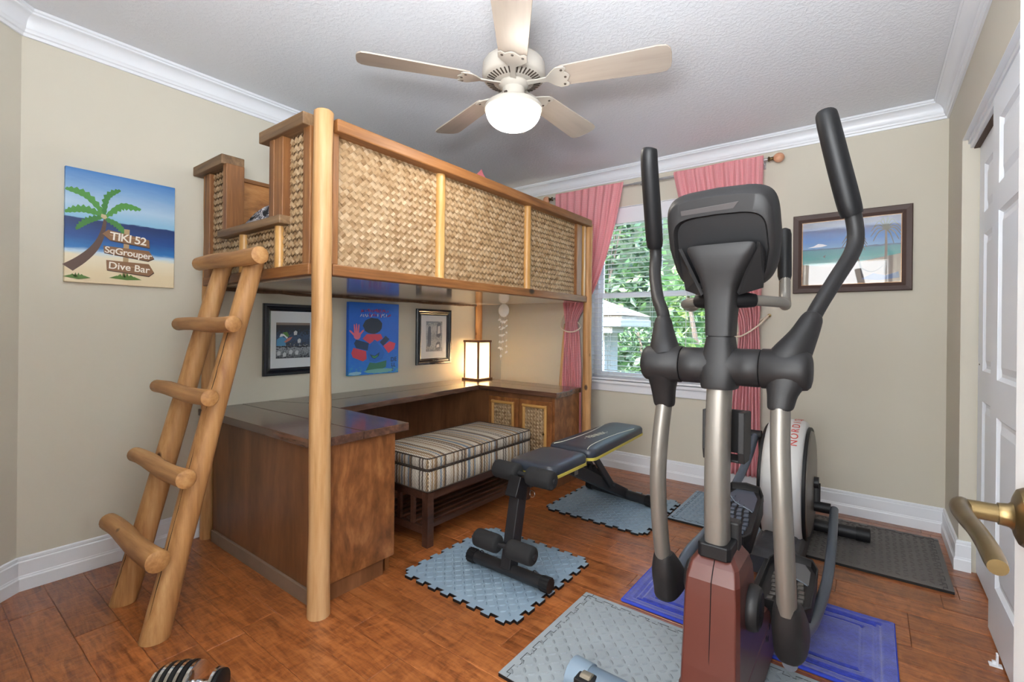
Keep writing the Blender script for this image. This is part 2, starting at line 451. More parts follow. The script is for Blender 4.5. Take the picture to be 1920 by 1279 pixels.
M['silver2'] = plain('light silver plastic', s2l(208, 208, 206), 0.4, 0.1)
M['red'] = plain('dark red plastic', s2l(84, 40, 32), 0.42, coat=0.15)
M['redlog'] = plain('red lettering', s2l(196, 60, 46), 0.5)
M['matblue'] = plain('blue grey foam mat', s2l(128, 148, 164), 0.5, bumps=0.15, bscale=300, var=0.05)
M['matblue2'] = plain('blue grey foam tread', s2l(114, 134, 150), 0.42)  # darker than its slab: shading of the bumps put into the colour
M['matgrey'] = plain('grey foam mat', s2l(142, 150, 154), 0.5, bumps=0.15, bscale=300, var=0.06)
M['matgrey2'] = plain('grey foam tread', s2l(124, 131, 136), 0.42)  # set below the slab tone to stand for shade on the bumps
M['matdark'] = plain('charcoal foam mat', s2l(98, 94, 92), 0.55, bumps=0.15, bscale=300, var=0.06)
M['matdark2'] = plain('charcoal foam tread', s2l(82, 78, 76), 0.5)
M['rug'] = plain('royal blue terry', s2l(38, 52, 150), 0.95, bumps=1.0, bscale=260, var=0.28, vscale=60, sheen=0.5)
M['pink'] = gingham()
M['lining'] = plain('tan curtain lining', s2l(196, 160, 118), 0.9)
M['cord'] = plain('cream rope', s2l(226, 210, 190), 0.8)
M['brass'] = plain('antique brass', s2l(116, 98, 66), 0.30, 0.9, var=0.15, vscale=40)
M['chrome'] = plain('chrome', (0.75, 0.76, 0.78), 0.12, 1.0)
M['glass'] = glass_mat()
M['blackframe'] = plain('black picture moulding', (0.012, 0.016, 0.026), 0.22, coat=0.4)
M['brownframe'] = plain('dark brown picture moulding', s2l(66, 42, 34), 0.5)
M['bronze'] = plain('bronze moulding edge', s2l(120, 88, 60), 0.3, 0.5)
M['mat'] = plain('white picture mount', (0.66, 0.70, 0.75), 0.6)
M['fan'] = plain('white fan enamel', (0.43, 0.395, 0.345), 0.35)
M['blade'] = wood('whitewashed blade', s2l(158, 146, 134), s2l(170, 158, 146), s2l(178, 168, 156), 'x', 20, 0.35, 0.03)
M['fandark'] = plain('vent shadow gap', s2l(60, 50, 42), 0.6)
M['vinylwhite'] = plain('white window vinyl', (0.78, 0.79, 0.84), 0.35)
M['slat'] = plain('white blind slat', (0.80, 0.80, 0.80), 0.35)
M['track'] = plain('brown track recess', s2l(78, 52, 38), 0.6)
M['ball'] = wood('pink toned wood ball', s2l(190, 128, 96), s2l(214, 156, 122), s2l(226, 176, 144), 'x', 18, 0.4, 0.1)
M['rod'] = plain('brushed rod', s2l(190, 190, 192), 0.25, 0.7)
M['shell'] = plain('white shell', s2l(250, 248, 242), 0.35, var=0.04, vscale=60)
M['mattress'] = camo()
M['pillow'] = plain('pink pillow cloth', s2l(214, 120, 128), 0.9, var=0.1)
M['dark'] = plain('dark hollow', (0.01, 0.01, 0.01), 0.9)
M['beige'] = plain('beige ladder lock plate', s2l(190, 184, 170), 0.5)
# ================================================================== ROOM SHELL
XL, XR, YB, YN, ZC = -2.923, 0.350, 3.690, -0.12, 2.496
AX, AY = -2.505, -0.12          # end of the angled wall
WX0, WX1, WZ0, WZ1 = -1.935, -0.925, 0.722, 2.172   # window opening
rnd = random.Random(7)

def wall_quad(name, pts, mat='wall', thick=None):
    mb = MB(); mb.add(pts, [tuple(range(len(pts)))]); return mb

# floor: substrate + planks
fl = MB().box((XL-.2, -1.7, -0.06), (XR+.6, YB+.12, -0.012)).build('floor', M['dark']); struct(fl)
seam = [0.297 + 0.1325*k for k in range(-13, 28)]
known = {}
def row_of(y):
    for i in range(len(seam)-1):
        if seam[i] <= y < seam[i+1]: return i
known[row_of(2.46)] = [0.13]; known[row_of(2.38)] = [-1.56, -0.30]; known[row_of(2.33)] = [-1.09, .13]
known[row_of(0.5)] = [-2.33]; known[row_of(0.62)] = [-1.93]
plank_i = 0
for i in range(len(seam)-1):
    y0, y1 = seam[i], seam[i+1]
    y1 = min(y1, YB+.02)
    if y0 >= YB: continue
    if y0 < -1.65: continue
    xs = [XL-.02]
    ks = known.get(i)
    x = XL - rnd.uniform(0, 0.9)
    cuts = []
    if ks:
        cuts = list(ks); a = min(ks) - rnd.uniform(.7, 1.2)
        while a > XL+.15: cuts.append(a); a -= rnd.uniform(.7, 1.2)
        a = max(ks) + rnd.uniform(.7, 1.2)
        while a < XR: cuts.append(a); a += rnd.uniform(.7, 1.2)
    else:
        while x < XR+.3:
            x += rnd.uniform(0.55, 1.35)
            if XL+.12 < x < XR+.1: cuts.append(x)
    xs = [XL-.02] + sorted(cuts) + [XR+.12]
    for a, b in zip(xs[:-1], xs[1:]):
        if y0 < -0.2 and (b < -1.4): continue
        mb = MB(); g = 0.0005; e = 0.0022
        zt = rnd.uniform(-0.0006, 0.0)
        A0 = (a+g, y0+g); B0 = (b-g, y1-g)
        r0 = [(A0[0], A0[1], -.012), (B0[0], A0[1], -.012), (B0[0], B0[1], -.012), (A0[0], B0[1], -.012)]
        r1 = [(p[0], p[1], zt-.0014) for p in r0]
        r2 = [(A0[0]+e, A0[1]+e, zt), (B0[0]-e, A0[1]+e, zt), (B0[0]-e, B0[1]-e, zt), (A0[0]+e, B0[1]-e, zt)]
        mb.rings([r0, r1, r2])
        p = mb.build('plank', M['plank'], fl); plank_i += 1

# ceiling
ce = MB().box((XL-.2, -1.7, ZC), (XR+.3, YB+.12, ZC+.06)).build('ceiling', M['ceil']); struct(ce)

# walls
struct(MB().box((XL-.1, 0.348, 0), (XL, YB+.12, ZC)).build('wall_left', M['wall']))
d = Vector((AX-XL, AY-0.348, 0)); nrm = Vector((d.y, -d.x, 0)).normalized()   # outward
if nrm.x > 0: nrm = -nrm
mb = MB(); q = [Vector((XL, .348, 0)), Vector((AX, AY, 0)), Vector((AX, AY, 0))+nrm*.1+Vector((0,-.05,0)), Vector((XL, .348, 0))+nrm*.1]
mb.prism([(p.x, p.y) for p in q], 'z', 0, ZC); struct(mb.build('wall_angled', M['wall']))
# back wall with window opening
mb = MB()
mb.box((XL-.1, YB, 0), (WX0, YB+.12, ZC)); mb.box((WX1, YB, 0), (XR+.1, YB+.12, ZC))
mb.box((WX0, YB, 0), (WX1, YB+.12, WZ0)); mb.box((WX0, YB, WZ1), (WX1, YB+.12, ZC))
struct(mb.build('wall_back', M['wall']))
# right wall: stub, header over closet, near part
JY = 3.175; HZ = 2.098
mb = MB()
mb.box((XR, JY, 0), (XR+.10, YB+.12, ZC)); mb.box((XR, 0.95, HZ), (XR+.10, JY, ZC)); mb.box((XR, YN-.1, 0), (XR+.10, 0.95, ZC))
struct(mb.build('wall_right', M['wall']))
# near wall with the doorway
mb = MB()
mb.box((AX-.1, YN-.12, 0), (-.72, YN, ZC)); mb.box((.17, YN-.12, 0), (XR+.1, YN, ZC)); mb.box((-.72, YN-.12, 2.06), (.17, YN, ZC))
struct(mb.build('wall_front', M['wall']))
# hallway shell behind the doorway
mb = MB()
mb.box((-1.45, -1.7, 0), (-1.4, YN-.12, ZC)); mb.box((.6, -1.7, 0), (.65, YN-.12, ZC)); mb.box((-1.45, -1.75, 0), (.65, -1.7, ZC))
struct(mb.build('wall_hall', M['wall']))
# closet interior
mb = MB()
mb.box((XR+.72, .9, 0), (XR+.75, JY+.05, ZC)); mb.box((XR+.1, JY, 0), (XR+.75, JY+.03, ZC)); mb.box((XR+.1, .9, 0), (XR+.75, .95, ZC)); mb.box((XR+.1, .9, HZ+.1), (XR+.75, JY+.03, HZ+.13))
struct(mb.build('wall_closet', M['wall']))

# sweeps
def sweep(path, prof, i):
    """segment i of a path; profile (offset to the right of travel, z)"""
    P = [Vector((x, y)) for x, y in path]
    def mit(k):
        ds = []
        if k > 0: ds.append((P[k]-P[k-1]).normalized())
        if k < len(P)-1: ds.append((P[k+1]-P[k]).normalized())
        ns = [Vector((t.y, -t.x)) for t in ds]
        if len(ns) == 1: return ns[0]
        b = (ns[0]+ns[1]).normalized(); return b / b.dot(ns[0])
    rings = []
    for k in (i, i+1):
        m = mit(k); rings.append([(P[k].x + m.x*a, P[k].y + m.y*a, z) for a, z in prof])
    return MB().rings(rings)
crown = [(0, ZC-.001), (0, 2.391), (.010, 2.391), (.0125, 2.403), (.019, 2.407), (.021, 2.415), (.026, 2.421)]
for k in range(9):
    t = k/8 * pi/2
    crown.append((.026 + .036*(1-cos(t)), 2.421 + .050*sin(t)))
crown += [(.066, 2.4735), (.066, 2.480), (.0735, 2.484), (.0735, ZC-.001)]
path = [(AX, AY), (XL, .348), (XL, YB), (XR, YB), (XR, YN)]
for i in range(4):
    o = sweep(path, crown, i).build('trim_%d' % (i+1), M['trim'], smooth=True, ang=28); struct(o)
base = [(0, .144), (.006, .144), (.0095, .140), (.010, .130), (.0085, .127), (.0125, .122), (.0125, .066), (.0145, .062), (.0145, .058), (.018, .052), (.018, .0), (0, 0)]
for i, nm in ((0, 'baseboard_angled'), (1, 'baseboard_left'), (2, 'baseboard_back')):
    struct(sweep([(AX, AY), (XL, .348), (XL, YB), (XR, YB), (XR, JY), (XR+.05, JY)], base, i).build(nm, M['trim'], smooth=True, ang=20))
struct(sweep([(XL, YB), (XR, YB), (XR, JY), (XR+.045, JY)], base, 1).build('baseboard_right', M['trim'], smooth=True, ang=20))
struct(sweep([(XL, YB), (XR, YB), (XR, JY), (XR+.045, JY)], base, 2).build('baseboard_jamb', M['trim'], smooth=True, ang=20))
# closet head jamb and sliding track
tk = MB().box((XR, .95, HZ-.004), (XR+.10, JY, HZ+.0005)).build('trim_5', M['trim']); struct(tk)
tk2 = MB().box((XR+.028, .95, HZ-.045), (XR+.042, JY, HZ-.004)).box((XR+.020, .95, HZ-.024), (XR+.03, JY, HZ-.004)).build('trim_6', M['trim'], bevel=.001); struct(tk2)
MB().box((XR+.042, .95, HZ-.05), (XR+.10, JY, HZ-.042)).build('track', M['track'], tk2)

# six panel sliding closet doors
def six_panel(mb, x, y0, y1, z0, z1, th, side=-1, mi=0):
    """slab facing -x with moulded panels"""
    mb.box((x, y0, z0), (x+th, y1, z1), mi)
    W = y1-y0; st = .115*W/.76; mid = .10*W/.76
    pw = (W - 2*st - mid)/2
    rows = [(z0+.22, z0+.80), (z0+.93, z0+1.60), (z0+1.70, z0+1.93)]
    return rows, pw, st, mid
def panelled_door(name, x, y0, y1, z0, z1, th, mat, face=-1):
    """door leaf built as frame + recessed raised panels (panels are parts)"""
    W = y1-y0; st = .115; mid = .11; pw = (W-2*st-mid)/2
    H = z1 - z0
    rows = [(z0+.20, z0+.83), (z0+.97, z0+1.60), (z0+1.70, z1-.11)]
    mb = MB(); xf = x; xb = x+th; rc = .008
    # stiles
    mb.box((xf, y0, z0), (xb, y0+st, z1)); mb.box((xf, y1-st, z0), (xb, y1, z1)); mb.box((xf, y0+st+pw, z0), (xb, y0+st+pw+mid, z1))
    zz = [z0] + [z for r in rows for z in r] + [z1]
    for k in range(0, len(zz), 2):
        for a in (y0+st, y0+st+pw+mid): mb.box((xf, a, zz[k]), (xb, a+pw, zz[k+1]))
    o = mb.build(name, mat); struct(o)
    for (za, zb) in rows:
        for a in (y0+st, y0+st+pw+mid):
            m2 = MB()
            def rg(i, xx): return [(xx, a+i, za+i), (xx, a+pw-i, za+i), (xx, a+pw-i, zb-i), (xx, a+i, zb-i)]
            m2.rings([rg(0, xb-.002), rg(0, xf+.001), rg(.012, xf+rc+.003), rg(.024, xf+rc+.003), rg(.05, xf+.003)] if face < 0 else
                     [rg(0, xf+.002), rg(0, xb-.001), rg(.012, xb-rc-.003), rg(.024, xb-rc-.003), rg(.05, xb-.003)])
            m2.build('panel', mat, o, smooth=False)
    return o
d2 = panelled_door('door_2', XR+.062, 2.05, 3.165, .012, HZ-.052, .033, M['door'])
d3 = panelled_door('door_3', XR+.024, 1.50, 2.60, .012, HZ-.03, .033, M['door'])
MB().lathe([(0, 0), (.006, -.001), (.008, .004), (0, .005)], (XR+.060, 3.125, 1.01), 'x', 12).build('finger_pull', M['chrome'], d2, smooth=True)
g = MB().box((XR-.012, 2.32, .001), (XR+.022, 2.345, .006)).box((XR+.006, 2.325, .006), (XR+.012, 2.34, .045)).box((XR-.004, 2.328, .006), (XR+.008, 2.338, .018)).build('floor_guide', M['trim'], bevel=.001)
tag(g, 'small white plastic floor guide at the foot of the sliding closet door', 'guide')

# entry door with lever handle, seen edge-on at the right border
d1 = MB().box((.147, .06, .012), (.182, .862, 2.035)).build('door_1', M['doorwarm'], bevel=.0015); struct(d1)
h = MB().lathe([(0, .0), (.033, .0), (.034, -.004), (.031, -.009), (.024, -.012), (.016, -.014), (.0135, -.017), (.0125, -.024), (.0125, -.026), (0, -.026)], (.147, .792, .943), 'x', 32)
ho = h.build('door_handle', M['brass'], d1, smooth=True)
h = MB(); h.tube([(.124, .792, .943), (.09, .790, .944)], .0105, 18)
stube(h, [(.092, .800, .945, .0085), (.089, .790, .9455, .0105), (.087, .770, .9455, .0100), (.088, .735, .946, .0090), (.091, .695, .947, .0085), (.093, .655, .946, .0085), (.094, .625, .943, .0085), (.094, .612, .942, .0075)], 5, 16)
h.build('lever', M['brass'], ho, smooth=True, ang=50)

# ================================================================== WINDOW
w = MB()
fy = YB + .085
def ring_frame(mb, x0, x1, z0, z1, y0, y1, t):
    mb.box((x0, y0, z0), (x0+t, y1, z1)); mb.box((x1-t, y0, z0), (x1, y1, z1)); mb.box((x0+t, y0, z0), (x1-t, y1, z0+t)); mb.box((x0+t, y0, z1-t), (x1-t, y1, z1))
ring_frame(w, WX0, WX1, WZ0, WZ1, fy-.02, fy+.06, .035)
win = w.build('window_1', M['vinylwhite'], bevel=.002); struct(win)
mb = MB(); ring_frame(mb, WX0+.03, WX1-.03, 1.425, WZ1-.03, fy+.02, fy+.045, .035); s_up = mb.build('upper_sash', M['vinylwhite'], win, bevel=.003)
mb = MB(); ring_frame(mb, WX0+.03, WX1-.03, WZ0+.03, 1.462, fy-.008, fy+.018, .04); s_lo = mb.build('lower_sash', M['vinylwhite'], win, bevel=.003)
MB().box((WX0+.06, fy+.030, 1.455), (WX1-.06, fy+.034, WZ1-.06)).build('pane', M['glass'], s_up)
MB().box((WX0+.065, fy+.003, WZ0+.065), (WX1-.065, fy+.007, 1.425)).build('pane', M['glass'], s_lo)
# reveals
mb = MB(); mb.box((WX0-.001, YB-.001, WZ0), (WX0+.004, fy-.02, WZ1)); mb.box((WX1-.004, YB-.001, WZ0), (WX1+.001, fy-.02, WZ1)); mb.box((WX0, YB-.001, WZ1-.004), (WX1, fy-.02, WZ1+.001))
mb.build('reveal', M['trim'], win)
MB().box((WX0-.03, YB-.03, WZ0-.022), (WX1+.03, fy-.02, WZ0+.001)).build('window_sill', M['vinylwhite'], win, bevel=.004)
MB().box((WX0-.02, YB-.014, WZ0-.085), (WX1+.02, YB, WZ0-.022)).build('apron', M['vinylwhite'], win, bevel=.003)

# venetian blind
bl = thing('venetian_blind', 'white horizontal slat blind lowered over the window with slats tilted open', 'blind', ((WX0+WX1)/2, YB+.03, WZ0))
MB().box((WX0+.008, YB+.008, WZ1-.062), (WX1-.008, YB+.055, WZ1-.006)).build('head_rail', M['vinylwhite'], bl, bevel=.003)
MB().box((WX0+.008, YB+.001, WZ1-.135), (WX1-.008, YB+.007, WZ1-.006)).build('valance', M['vinylwhite'], bl, bevel=.002)
zz = WZ0 + .045
sm = None
def slat_mesh():
    mb = MB(); prof = []
    for k in range(5):
        t = -1 + k/2; prof.append((t*.024, .0022*(1-t*t)))
    th = .0016
    rings = []
    for x in (WX0+.012, WX1-.012):
        rings.append([(x, YB+.031+a, zb_) for a, zb_ in [(p[0], p[1]+th) for p in prof] + [(p[0], p[1]) for p in prof[::-1]]])
    return mb.rings(rings)
first = slat_mesh().build('slat', M['slat'], bl, local=False)
me0 = first.data
n_sl = 31; pitch = (WZ1-.14-zz)/n_sl
first.location = (0, 0, zz - 0)
for k in range(1, n_sl+1):
    o = first.copy(); COL.objects.link(o); o.parent = bl; o.location = (0, 0, zz + k*pitch)
for v in me0.vertices: v.co.z += 0  # slats already built at z=0 in world space
for o in [c for c in bl.children if c.name.startswith('slat')]:
    o.rotation_euler = (0, 0, 0)
MB().box((WX0+.012, YB+.010, WZ0+.006), (WX1-.012, YB+.052, WZ0+.022)).build('bottom_rail', M['vinylwhite'], bl, bevel=.003)
for x in (WX0+.16, (WX0+WX1)/2+.02, WX1-.16):
    mb = MB(); 
    for yy in (YB+.0075, YB+.0545): mb.tube([(x, yy, WZ0+.01), (x, yy, WZ1-.06)], .0013, 5)
    mb.build('ladder_cord', M['vinylwhite'], bl)
MB().tube([(WX1-.20, YB-.004, 1.02), (WX1-.20, YB-.002, WZ1-.12)], .003, 6).tube([(WX1-.17, YB-.004, 1.12), (WX1-.17, YB-.002, WZ1-.12)], .0016, 5).build('pull_cord', M['vinylwhite'], bl)

# ================================================================== OUTSIDE
gr = MB().box((-14, YB+.13, -.5), (8, 20, -.42)).build('ground', plain('garden lawn', (0.06, 0.10, 0.03), 0.9, var=0.4, vscale=3)); struct(gr)
gr['label'] = 'green garden ground outside the window'
leafm = []
for i, c in enumerate(((0.035, 0.085, 0.03), (0.06, 0.13, 0.04), (0.15, 0.24, 0.06), (0.015, 0.04, 0.018))):
    m, nt, b = nmat('leaf green %d' % i)
    b.inputs['Base Color'].default_value = (*c, 1); b.inputs['Roughness'].default_value = 0.5
    tr = nt.nodes.new('ShaderNodeBsdfTranslucent'); tr.inputs[0].default_value = (*[x*1.3 for x in c], 1)
    mx = nt.nodes.new('ShaderNodeMixShader'); mx.inputs[0].default_value = 0.35
    nt.links.new(b.outputs[0], mx.inputs[1]); nt.links.new(tr.outputs[0], mx.inputs[2]); nt.links.new(mx.outputs[0], nt.nodes['Material Output'].inputs[0])
    leafm.append(m)
petal = plain('violet petal', s2l(196, 150, 214), 0.6)
bark = plain('grey brown bark', s2l(92, 80, 70), 0.9, bumps=.5, bscale=30)
def shrub(name, label, x, y, z0, h, r, n, ls, mats, seed, flowers=0, cat='shrub', trunk=True, zlo=0.15):
    rg = random.Random(seed)
    t = thing(name, label, cat, (x, y, z0))
    mb = MB()
    clumps = [(x+rg.uniform(-r, r)*.75, y+rg.uniform(-r, r)*.5, z0+h*(zlo+(1-zlo)*rg.random()), r*rg.uniform(.25, .5)) for _ in range(26)]
    for k in range(n):
        c = rg.choice(clumps)
        v = Vector((rg.gauss(0, 1), rg.gauss(0, 1), rg.gauss(0, 1))).normalized() * c[3] * rg.uniform(.6, 1)
        p = Vector(c[:3]) + v; L = ls*rg.uniform(.6, 1.4)
        d1 = Vector((rg.uniform(-1, 1), rg.uniform(-1, .4), rg.uniform(-1, .6))).normalized()
        s = d1.cross(Vector((rg.uniform(-1, 1), rg.uniform(-1, 1), rg.uniform(-1, 1)))).normalized()
        nn = d1.cross(s)
        mb.add([p, p+d1*L*.5+s*L*.22+nn*L*.05, p+d1*L, p+d1*L*.5-s*L*.22+nn*L*.05, p+d1*L*.5], [(0, 1, 4), (1, 2, 4), (2, 3, 4), (3, 0, 4)], rg.choice([0, 0, 1, 2] if len(mats) > 2 else [0]))
    stuff(mb.build('foliage', mats, t, fixn=False))
    if trunk:
        mb = MB()
        for k in range(4):
            a = rg.uniform(0, 6.28)
            mb.tube([(x+cos(a)*.06, y+sin(a)*.06, z0), (x+cos(a)*r*.3, y+sin(a)*r*.3, z0+h*.5), (x+cos(a)*r*.6, y+sin(a)*r*.5, z0+h*.9)], [.05, .035, .015], 6)
        mb.build('branches', bark, t)
    if flowers:
        mb = MB()
        for k in range(flowers):
            c = rg.choice(clumps); p = Vector((c[0]+rg.uniform(-.2, .2), c[1]-c[3]*.95, c[2]+rg.uniform(-.1, .2)))
            for j in range(5):
                a = j*2*pi/5; q = Vector((cos(a), -.3, sin(a)))*.045; q2 = Vector((cos(a+.6), -.3, sin(a+.6)))*.035
                mb.add([p, p+q, p+q+q2*.3, p+q2], [(0, 1, 2, 3)])
        stuff(mb.build('blossoms', petal, t, fixn=False))
    return t
A = [leafm[0], leafm[1], leafm[2]]; B = [leafm[3], leafm[0], leafm[1]]
shrub('leafy_shrub', 'bright green broad leaved shrub close outside the window, right side', -1.35, 5.6, -.42, 2.3, .70, 1700, .17, [leafm[1], leafm[1], leafm[2]], 11)
shrub('flowering_shrub', 'violet flowered green shrub outside the window beyond the neighbouring roof', -1.45, 8.9, -.42, 4.6, 1.1, 4000, .17, A, 12, flowers=34, zlo=.3)
shrub('low_bush', 'low dark green bush behind the neighbouring house corner', -3.9, 10.4, -.42, 1.7, .6, 1800, .12, B, 13)
for k, (x, y, hh) in enumerate(((-10.9, 11.5, 6.2), (-6.5, 12.4, 6.6), (-2.0, 12.4, 6.3), (2.5, 12.4, 6.4))):
    shrub('tree', ['dense tree at the far left beyond the neighbouring roof', 'dense tall tree seen through the left half of the window', 'dense tall tree seen through the right half of the window', 'dense tree hidden mostly behind the window frame at right'][k], x, y, -.42, hh, 2.0, 4200, .30, B, 20+k, cat='tree', zlo=.05)
hd = MB().box((-12, 15, -.42), (5, 15.4, 6.5)).build('hedge', plain('dark hedge green', (0.02, 0.045, 0.02), 0.95, var=.6, vscale=4)); tag(hd, 'tall dark clipped hedge closing the garden behind the trees', 'hedge')
# neighbouring white building
nb = thing('neighbouring_house', 'white sided house corner with a pale shallow roof seen through the blind', 'house', (-5.2, 7.25, -.42))
wh = plain('pale siding paint', (0.15, 0.155, 0.165), .6)
MB().box((-7.5, 7.0, -.42), (-3.42, 7.5, 1.2)).build('wall', wh, nb)
rf = MB(); rf.prism([(-7.6, 1.36), (-2.95, 1.36), (-2.95, 1.30), (-7.6, 1.30)], 'y', 6.6, 7.7)
rf.add([(-2.93, 6.55, 1.37), (-3.65, 6.9, 1.66), (-7.6, 6.9, 1.66), (-7.6, 6.55, 1.37), (-2.93, 7.75, 1.37), (-3.65, 7.4, 1.66), (-7.6, 7.4, 1.66), (-7.6, 7.75, 1.37)], [(0, 1, 2, 3), (0, 4, 5, 1), (1, 5, 6, 2), (4, 7, 6, 5), (3, 2, 6, 7), (0, 3, 7, 4)])
rf.build('roof', plain('pale roof covering', s2l(100, 96, 88), .8, var=.3, vscale=6), nb)
MB().box((-7.6, 6.50, 1.20), (-2.98, 6.58, 1.31)).box((-3.0, 6.5, 1.20), (-2.92, 7.7, 1.31)).build('gutter', wh, nb, bevel=.01)
MB().box((-7.5, 6.6, 1.10), (-3.1, 7.0, 1.20)).build('soffit', wh, nb)
MB().box((-3.50, 6.96, -.42), (-3.40, 7.02, 1.1)).build('corner_board', wh, nb)
bx = MB(); bx.tube([(-2.52, 7.0, -.42), (-2.52, 7.0, 3.3)], .035, 8); o = bx.build('slim_post', plain('dark metal post', (.03, .03, .03), .5)); tag(o, 'slim dark post standing outside the window', 'post')
# ================================================================== LOFT BED
lb = thing('loft_bed', 'rustic log loft bed with woven palm panels and a platform over the desk', 'bed', (-2.33, 2.15, 0))
rl = random.Random(3)
def log_pole(name, x, y, z0, z1, r, mat, parent, seed, lean=(0, 0), n=14, capr=1.0):
    rg = random.Random(seed); mb = MB(); k = 12; pts = []
    for i in range(k+1):
        t = i/k; z = z0 + (z1-z0)*t
        pts.append((x + lean[0]*t + rg.uniform(-.0025, .0025), y + lean[1]*t + rg.uniform(-.0025, .0025), z, r*(1.07-.14*t)*rg.uniform(.96, 1.04)))
    pts[0] = (pts[0][0], pts[0][1], z0, pts[0][3])
    top = pts[-1]
    P = [(p[0], p[1], p[2]) for p in pts] + [(top[0], top[1], z1+.006)]
    Rr = [p[3] for p in pts] + [top[3]*.82]
    mb.tube(P, Rr, n)
    return mb.build(name, mat, parent, smooth=True, ang=50)
def M_pole(): return M['pole']
lab(log_pole('post', -1.750, 1.052, 0, 2.008, .0405, M['pole'], lb, 1), 'pale peeled pole at the near front corner')
log_pole('post', -1.752, 3.285, 0, 1.96, .034, M['log'], lb, 2)
log_pole('post', -2.868, 1.062, 0, 1.962, .031, M['log'], lb, 3)
log_pole('post', -2.872, 3.290, 0, 1.96, .033, M['log'], lb, 4)

# platform
lab(MB().box((-2.88, 1.10, 1.362), (-1.79, 3.24, 1.388)).build('platform', M['underside'], lb, bevel=.002), 'glossy varnished underside')
# front panel (faces +x), plane x -1.755
fp = MB().box((-1.792, 1.095, 1.40), (-1.782, 3.245, 1.955)).build('front_backing', M['weaveback'], lb)
def front_sheet(y0, y1, z0, z1, seed):
    mb = MB(); weave(mb, (-1.779, y0, z0), (0, 1, 0), (0, 0, 1), (1, 0, 0), y1-y0, z1-z0, .0235, random.Random(seed), .005)
    return lab(stuff(mb.build('woven_panel', M['weave'], lb, fixn=False)), None or 'woven palm sheet')
for (a, b_, s_) in ((1.118, 1.702, 1), (1.735, 2.468, 2), (2.52, 3.12, 3)):
    o = front_sheet(a, b_, 1.405, 1.945, s_); del o['label']
MB().box((-1.795, 1.095, 1.362), (-1.742, 3.262, 1.408)).build('bottom_rail', M['frame'], lb, bevel=.004)
MB().box((-1.800, 1.092, 1.940), (-1.712, 3.275, 1.992)).build('top_rail', M['frame'], lb, bevel=.006)
MB().box((-1.790, 1.093, 1.408), (-1.745, 1.120, 1.942)).build('stile', M['framez'], lb, bevel=.003)
MB().box((-1.790, 3.112, 1.408), (-1.752, 3.185, 1.942)).build('stile', M['framez'], lb, bevel=.003)
MB().box((-1.790, 3.205, 1.408), (-1.745, 3.232, 1.942)).build('stile', M['bamboo'], lb, bevel=.003)
for y in (1.719, 2.494):
    mb = MB(); pts = []
    for k in range(13):
        z = 1.407 + k*(1.942-1.407)/12; pts.append((-1.772, y, z))
    mb.tube(pts, [.026*(1.06 if k in (4, 9) else 1.0) for k in range(13)], 14)
    mb.build('bamboo_batten', M['bamboo'], lb, smooth=True, ang=60)
# end panel (faces -y) with stepped entry notch; outer plane y 1.022
def end_sheet(x0, x1, z0, z1, seed):
    mb = MB(); weave(mb, (x0, 1.046, z0), (1, 0, 0), (0, 0, 1), (0, -1, 0), x1-x0, z1-z0, .0235, random.Random(seed), .005)
    return stuff(mb.build('woven_panel', M['weave'], lb, fixn=False))
MB().prism([(-2.86, 1.40), (-1.79, 1.40), (-1.79, 1.945), (-2.05, 1.945), (-2.05, 1.63), (-2.545, 1.63), (-2.545, 1.945), (-2.86, 1.945)], 'y', 1.049, 1.058).build('end_backing', M['weaveback'], lb)
end_sheet(-2.775, -2.585, 1.40, 1.945, 5); end_sheet(-2.585, -2.02, 1.40, 1.60, 6); end_sheet(-2.02, -1.835, 1.40, 1.955, 7)
MB().box((-2.835, 1.022, 1.372), (-2.768, 1.060, 1.95)).build('stile', M['framez'], lb, bevel=.004)
MB().box((-1.848, 1.022, 1.372), (-1.795, 1.060, 1.962)).build('stile', M['framez'], lb, bevel=.004)
MB().box((-2.835, 1.018, 1.362), (-1.793, 1.062, 1.408)).build('end_rail', M['framex'], lb, bevel=.004)
for x in (-2.405, -2.062):
    mb = MB(); mb.tube([(x, 1.040, 1.405+.03*k) for k in range(8)], [.022]*8, 12); mb.build('bamboo_batten', M['bamboo'], lb, smooth=True)
# notch boards
MB().box((-2.577, 1.010, 1.625), (-2.535, 1.095, 1.955)).build('notch_board', M['framez'], lb, bevel=.003)
MB().box((-2.095, 1.005, 1.610), (-2.055, 1.095, 1.958)).build('notch_board', M['framez'], lb, bevel=.003)
MB().box((-2.055, 1.008, 1.605), (-1.985, 1.060, 1.958)).build('notch_board', M['framez'], lb, bevel=.003)
MB().box((-2.60, .995, 1.588), (-1.982, 1.098, 1.624)).build('notch_sill', M['cap'], lb, bevel=.004)
lab(MB().box((-2.905, .992, 1.952), (-2.548, 1.100, 2.000)).build('cap_board', M['cap'], lb, bevel=.004), 'weathered grey brown cap board')
lab(MB().box((-2.165, .992, 1.958), (-1.797, 1.100, 2.008)).build('cap_board', M['cap'], lb, bevel=.004), 'brown cap board beside the pale pole')
